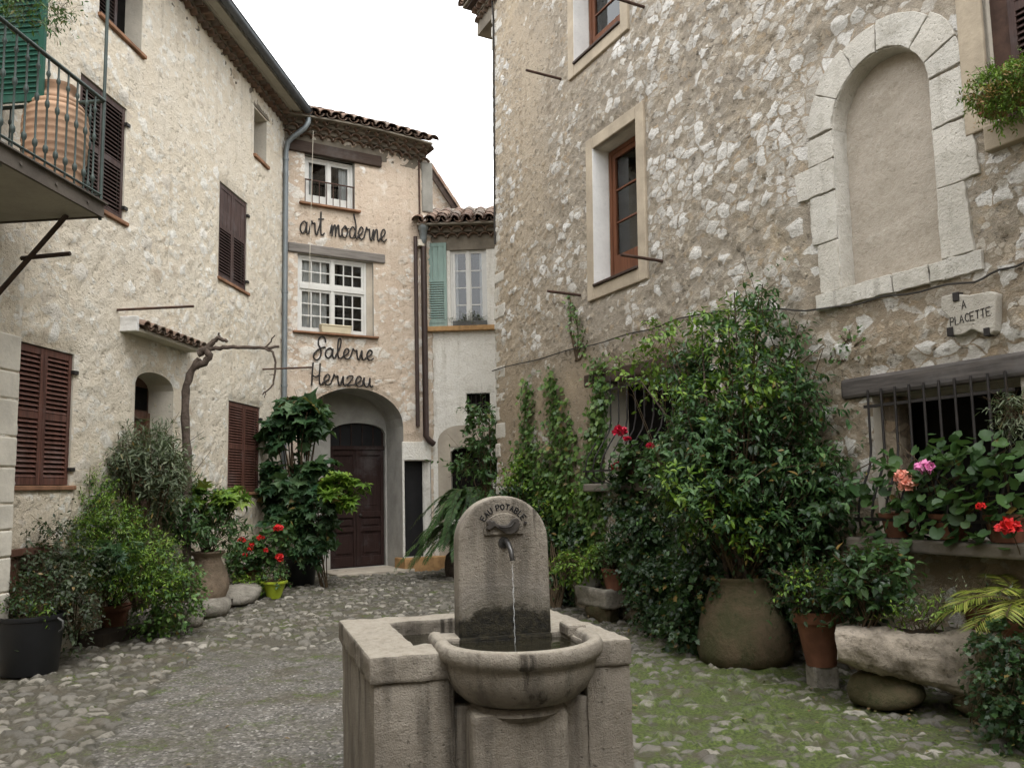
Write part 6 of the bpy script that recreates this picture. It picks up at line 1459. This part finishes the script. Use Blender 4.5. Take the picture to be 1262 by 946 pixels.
# ---------------------------------------------------------------- big climbing bush in the mossy stone jar
c=gp(918,826); c.y+=.33; c.x=ap(918,800,c.y).x
t=thing('potted_bush','huge spreading bush of pointed leaves growing from a mossy clay jar against the rubble wall','bush',tuple(c)); o=tuple(c)
pr=[(.36,0),(.405,.03),(.425,.12),(.415,.24),(.385,.38),(.335,.52),(.285,.63),(.262,.68),(.27,.72),(.28,.74),(.275,.755),(.24,.75),(.21,.70),(.01,.70)]
b=MB(); b.lathe([(r*.98,z) for r,z in pr],40,wob=.012,seed=3); b.build('jar',M['jar_mossy'],t,smooth=60)
YB=c.y
LBG=[lobe(930,378,22,24,YB+.05,.2),lobe(895,420,36,28,YB,.3),lobe(955,432,34,30,YB-.05,.3),lobe(872,475,38,32,YB+.1,.35),lobe(930,490,58,40,YB-.1,.45),lobe(990,500,30,38,YB-.25,.3),lobe(862,545,40,36,YB,.4),lobe(930,570,62,46,YB-.15,.5),lobe(1000,580,32,44,YB-.35,.3),lobe(870,625,44,34,YB-.05,.4),lobe(945,645,54,34,YB-.15,.45),lobe(838,600,26,28,YB+.1,.3),lobe(995,650,30,32,YB-.3,.3),lobe(845,455,20,20,YB+.3,.2),lobe(1025,610,20,36,YB-.6,.25)]
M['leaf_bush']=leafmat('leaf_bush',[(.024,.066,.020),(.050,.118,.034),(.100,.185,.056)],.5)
bush(t,o,LBG,1500,9,.085,T_LV,M['leaf_bush'],70,up=.55,droop=.45,tw=(.12,.30),base=np.array(c)+[0,0,.66],nstem=80,stemr=.014,wall=(RT,.05),shoots=.13,inner=.3,rough=.9)
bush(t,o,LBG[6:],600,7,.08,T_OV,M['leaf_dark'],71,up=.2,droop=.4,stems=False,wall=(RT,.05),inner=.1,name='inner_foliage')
bush(t,o,[lobe(850,600,36,32,YB-.2,.3),lobe(890,640,40,26,YB-.45,.3),lobe(900,420,44,36,YB-.15,.3),lobe(930,470,46,40,YB-.4,.25),lobe(860,500,36,40,YB-.2,.3)],260,7,.085,T_LV,M['leaf_bright'],72,up=.5,stems=False,wall=(RT,.05),name='young_foliage')
rng=random.Random(3); b=MB()
for k,(x,y) in enumerate(((905,360),(865,400),(940,350),(985,400),(830,450),(1005,470),(790,470),(845,520),(960,520))):
    e=ap(x,y,YB+rng.uniform(-.2,.2)); s0=Vector(c)+Vector((rng.uniform(-.1,.1),rng.uniform(-.1,.1),.66)); m=s0.lerp(e,.5)+Vector((rng.uniform(-.15,.15),rng.uniform(-.15,.15),.15)); b.tube(wob([s0,m,e],5,.01,k),[.020-.0014*i for i in range(11)],6)
b.build('trunk',M['bark'],t,org=o,smooth=70)
# long loose shoots on its left side against the wall
p=ap(862,640,7.9); p.z=0
L_=[lobe(812,420,18,22,8.5,.2),lobe(800,468,20,10,8.9,.2),lobe(825,470,18,20,8.3,.2),lobe(775,455,16,10,9.0,.15)]
t2=thing('climbing_shrub','loose pale shoots climbing over the middle window beam','shrub',tuple(p)); o2=tuple(p)
bush(t2,o2,L_,75,8,.085,T_OV,M['leaf_bright'],73,up=.8,droop=.5,tw=(.2,.45),base=np.array(p)+[0,.0,.2],nstem=7,stemr=.005,wall=(RT,.05))

# ---------------------------------------------------------------- right-hand end: pots, rough trough, palm, grille geraniums
gr_='pots around the rough stone trough'
c=ap(1012,812,6.75); c.z=.0
t=thing('potted_plant','tall terracotta pot on a pale stone block left of the rough trough','plant',(c.x,c.y,0),gr_); o=(c.x,c.y,0)
b=MB(); b.box(-.10,.10,-.10,.10,-.03,.15); b.build('stone_block',M['kerb_rock'],t,bevel=.02)
c.z=.148; pot(t,c,.115,.185,.42,M['terracotta'],.09,'pot',o)
bush(t,o,[lobe(1008,725,36,22,6.7,.22),lobe(990,735,22,18,6.7,.18)],150,6,.06,T_OV,M['leaf_dark'],80,base=np.array(c)+[0,0,.4])
bush(t,o,[lobe(1005,725,34,16,6.55,.15)],44,6,.05,T_OV,M['leaf_bright'],81,stems=False,name='bright_foliage')
cT=ap(1152,830,5.85); cT.z=0
t=thing('stone_trough','rough-hewn pale stone trough resting on two blocks under the grille','trough',Matrix.Translation((cT.x,cT.y+.12,0))@Matrix.Rotation(ang+.70,4,'Z'))
# hull: thick rough slab, deeper towards the near end
b=MB(); rgx=np.random.default_rng(4); nx_,nz_=44,16; Lt=1.12; vs=[];fs=[]
prof_bot=lambda s_: .30-.30*(math.sin(math.pi*min(1,max(0,(s_-.15)/.75)))**1.3)*.62 if s_<.95 else .26
sec=20
for i in range(nx_+1):
    s_=i/nx_; x=-Lt/2+Lt*s_; zb=.10+ (.20*(1-min(1,s_/.75))**.9) + (.12*max(0,(s_-.85)/.15)**1.5); zt_=.545+.012*math.sin(s_*9); hw=.225
    for k in range(sec):
        a=2*math.pi*k/sec; cx_=math.cos(a); sx_=math.sin(a); e=.45
        yy=hw*math.copysign(abs(cx_)**e,cx_)*(1-.22*max(0,-sx_)); zz=(zt_+zb)/2+(zt_-zb)/2*math.copysign(abs(sx_)**e,sx_)
        vs.append((x,yy,zz))
for i in range(nx_):
    for k in range(sec): fs.append((i*sec+k,i*sec+(k+1)%sec,(i+1)*sec+(k+1)%sec,(i+1)*sec+k))
fs+=[tuple(range(sec)),tuple(range(nx_*sec+sec-1,nx_*sec-1,-1))]
b.add(vs,[f[::-1] for f in fs]); to=b.build('trough',M['trough_rock'],t); chip(to,.075,.16,sub=2)
b=MB(); b.box(-Lt/2+.12,Lt/2-.12,-.13,.13,.45,.535); b.build('soil',M['soil'],t)
for (x,w_,h_) in ((-.24,.22,.21),(.36,.2,.15)): b=MB(); stone(b,(x,.02,h_*.5),w_,.17,h_*.62,int(70+x*10)); b.build('foot_block',M['jar_mossy'],t,smooth=180)
def inT(x,y,z): return t.matrix_world@Vector((x,y,z))
p=inT(-.36,.0,.5); tq=thing('plant','broad-leaved dark green plant at the left end of the rough trough','plant',tuple(p),gr_); o=tuple(p)
bush(tq,o,[lobe(1076,715,34,28,p.y+.1,.22),lobe(1060,735,26,20,p.y+.1,.2)],150,6,.095,T_OV,M['leaf_dark'],82,base=np.array(p),up=.4)
bush(tq,o,[lobe(1078,712,30,22,p.y,.2)],60,5,.085,T_OV,M['leaf_mid'],182,stems=False,name='upper_foliage')
p=inT(.02,-.08,.5); tq=thing('plant','small bright fern-like plant in the middle of the rough trough','plant',tuple(p),gr_); o=tuple(p)
bush(tq,o,[lobe(1140,756,26,12,p.y-.02,.12),lobe(1122,765,14,10,p.y-.02,.1)],46,7,.05,T_LN,M['leaf_bright'],83,base=np.array(p),nstem=14,stemr=.004)
p=inT(.38,.02,.50); tq=thing('flower_pot','small terracotta pot at the right end of the rough trough','pot',tuple(p),gr_); o=tuple(p); pot(tq,p,.085,.12,.21,M['terracotta'],.05,'pot',o)
bush(tq,o,[(np.array(p)+[-.05,0,.26],np.array([.16,.14,.09]),1)],26,5,.05,T_LN,M['leaf_olive'],84,base=np.array(p)+[0,0,.17],stemr=.003)
p=ap(1262,742,5.62); tq=thing('palm','small potted palm with yellow-green arching fronds at the right picture edge','palm',(p.x,p.y,0),gr_); o=(p.x,p.y,0)
fronds(tq,np.array([p.x,p.y,.72]),18,.62,.17,M['leaf_yellow'],85,arch=.42,pairs=26,tm=T_PL,lean=(-.25,0,0),vlo=.25,vhi=1.1,org=o)
pot(tq,Vector((p.x,p.y,.30)),.13,.17,.34,M['terracotta'],.05,'pot',o); b=MB(); stone(b,(0,0,.14),.2,.2,.2,77); b.build('stone_block',M['kerb_rock'],tq,smooth=180); b=MB(); b.tube([(0,0,.6),(0,0,.74)],.03,8); b.build('trunk',M['bark'],tq)
p=gp(1236,905); p.y+=.25; tq=thing('ivy','dark ivy hanging at the lower right corner beside the rough trough','ivy',tuple(p),gr_); o=tuple(p)
bush(tq,o,[lobe(1240,800,26,36,5.2,.2),lobe(1246,850,22,40,5.1,.2),lobe(1262,880,24,30,5.1,.2)],330,6,.05,T_IV,M['leaf_dark'],86,up=0,droop=.5,stemr=.004,nstem=14)
b=MB(); stone(b,(.12,.05,.22),.14,.14,.28,78); b.build('stone_block',M['jar_mossy'],tq,smooth=180)
# geraniums behind the right-hand grille
p=RT.pt(LR['u0']+.75,LR['v0'],.14); tq=thing('geranium','round-leaved geraniums crowding the belly of the right-hand window grille','flower',tuple(p)); o=tuple(p)
for k,(du) in enumerate((-.45,.0,.42)):
    pc=RT.pt(LR['u0']+.75+du,LR['v0']+.0,.14); pot(tq,pc,.10,.135,.19,M['terracotta'],.04,'pot',o)
W_=np.array(RT.W); Lr=Lv(); rng=np.random.default_rng(87)
def wallcl(x,y,n,sp,off=.24,sz=.105):
    for k in range(n):
        P0=np.array(near(RT,x+rng.normal()*sp,y+rng.normal()*sp*.62,off+rng.uniform(-.10,.14))); Lr.add(P0,unit(W_*.5+np.array([0,0,-.25])+rng.normal(size=3)*.6),unit(np.array([0,0,.8])+W_*.7+rng.normal(size=3)*.35),sz*rng.uniform(.55,1.15))
for x,y,n,sp in ((1170,560,40,18),(1210,590,60,26),(1180,615,60,30),(1225,560,30,20),(1110,600,36,22),(1140,625,40,24),(1095,630,22,14),(1240,630,34,18),(1090,570,12,12),(1070,610,16,14),(1085,655,14,12),(1130,660,14,12),(1200,660,16,14)): wallcl(x,y,n,sp)
Lr.build('foliage',T_RD,M['leaf_mid'],tq,o)
b=MB(); rr_=random.Random(5)
for k in range(26):
    s0=RT.pt(LR['u0']+.35+rr_.random()*.9,LR['v0']+.15,.14); e=near(RT,1085+170*rr_.random(),545+90*rr_.random(),.24); b.tube([s0,s0.lerp(e,.5)+Vector((0,0,.04)),e],[.006,.005,.003],5)
b.build('stem',M['twig'],tq,org=o)
for k,(x,y,r,m_) in enumerate(((1112,588,.055,'salmon_petal'),(1120,596,.055,'salmon_petal'),(1116,600,.045,'salmon_petal'),(1140,577,.055,'pink_petal'),(1132,575,.03,'pink_petal'),(1243,650,.065,'red_petal'),(1209,624,.028,'red_petal'))):
    P0=near(RT,x,y,.40); flower(tq,o,P0,r,M[m_],90+k,70,stalk=np.array(P0)+[.10,.05,-.22])
p=near(RT,1246,515,.2); tq=thing('hanging_plant','grey wispy plant hanging on the grille at the right picture edge','plant',tuple(p)); o=tuple(p)
bush(tq,o,[lobe(1248,508,16,22,p.y,.1)],70,8,.07,T_NR,M['leaf_olive'],95,up=.1,droop=.6,stemr=.003,nstem=12)
# flower box under the top right window
p=RT.pt(UR['u0']+.35,UR['v0'],.12); tq=thing('flower_box','succulent with orange tips overflowing its sill box at the upper right','plant',tuple(p)); o=tuple(p)
b=MB(); A_=RT.pt(UR['u0']+.05,UR['v0']+.005,.16); B_=RT.pt(UR['u0']+.85,UR['v0']+.005,.16); cc=(A_+B_)/2+Vector((0,0,.085)); b.obox(cc,(B_-A_)/2,RT.W*.09,Vector((0,0,.08))); b.build('box',M['terracotta'],tq,org=o,bevel=.01)
bush(tq,o,[lobe(1236,108,34,26,cc.y,.2),lobe(1215,112,18,16,cc.y-.03,.15),lobe(1255,95,22,26,cc.y-.1,.2),lobe(1240,135,24,16,cc.y-.1,.15)],420,8,.045,T_LN,M['leaf_bright'],96,up=.2,droop=.4,tw=(.06,.13),stemr=.004,nstem=20)
M['leaf_orange']=leafmat('leaf_orange',[(.20,.12,.03),(.32,.17,.05),(.14,.12,.04)])
bush(tq,o,[lobe(1212,118,16,14,cc.y-.06,.12),lobe(1240,130,26,12,cc.y-.14,.12),lobe(1250,100,18,16,cc.y-.2,.12)],90,7,.04,T_LN,M['leaf_orange'],97,stems=False,tw=(.06,.12),name='orange_tips')
# small plants on the sill of the white house
p=Wf.pt((ww['u0']+ww['u1'])/2,ww['v0'],.06); tq=thing('sill_plant','row of small grey-green plants on the sill of the white house window','plant',tuple(p)); o=tuple(p)
b=MB(); b.obox(p+Vector((0.02,0,.05)),(.36,0,0),(0,.05,0),(0,0,.05)); b.build('trough',M['grey_plastic'],tq,org=o,bevel=.006)
bush(tq,o,[(np.array(p)+[.02,-.02,.13],np.array([.36,.06,.07]),1)],90,6,.045,T_LN,M['leaf_olive'],98,stemr=.003,nstem=10)
# twigs hanging into the balcony corner at the top left
p=L.pt(uB1-1.3,vR+.75,wB-.2); tq=thing('hanging_plant','trailing leafy twigs over the green balcony shutter','plant',tuple(p)); o=tuple(p)
bush(tq,o,[lobe(40,8,40,14,p.y,.2),lobe(52,30,8,12,p.y,.1),lobe(78,5,12,8,p.y,.1)],70,7,.06,T_LN,M['leaf_mid'],99,droop=.6,stemr=.004,nstem=12)

# fallen leaves swept against the plants and walls
rng=np.random.default_rng(11); P=[]
for k in range(520):
    x,y,s_=[(-3.6,9.2,1.1),(-3.3,11.5,.9),(2.2,6.6,.8),(1.2,9.6,.9),(2.6,5.6,.5),(-.9,4.6,.4),(.3,7.5,2.2),(-2.5,14.5,1.2)][int(rng.integers(8))]
    P.append((x+rng.normal()*s_*.5,y+rng.normal()*s_*.8,.012+rng.random()*.012))
Lf=Lv(); n=len(P); Lf.add(np.array(P),unit(np.c_[rng.normal(size=(n,2)),rng.normal(size=n)*.15]),unit(np.c_[rng.normal(size=(n,2))*.25,np.ones(n)]),rng.uniform(.02,.05,n))
M['leaf_dead']=leafmat('leaf_dead',[(.10,.065,.03),(.16,.11,.05),(.10,.12,.03)],.7,.1)
o_=Lf.build('fallen_leaves',T_OV,M['leaf_dead'],None,(0,0,0)); tag(o_,'fallen leaves scattered over the cobbles near the plants','fallen leaves',kind='stuff')

# ================================================================ unseen house added behind the camera to shade what faces it
NF=Frame((9,-5.2,0),-1,0)
SH=thing('added_shade_house','plastered house added unseen behind the viewpoint to shade the square','house',NF.M)
ops_=[dict(u0=a,u1=a+1.1,v0=z,v1=z+1.5,depth=.2) for a in (2.5,6.0,9.5,13) for z in (1.2,4.4)]
house_wall('wall',SH,0,18,-.1,8.2,.5,ops_,[M['left_render'],M['plaster']],endL=6,endR=6,estep=1.0)
for o_ in ops_: shuttered(SH,o_,M['shutter_brown'],(.5,))
roof(SH,-.2,18.2,8.2,.4,6,rows=2,sp=.4)
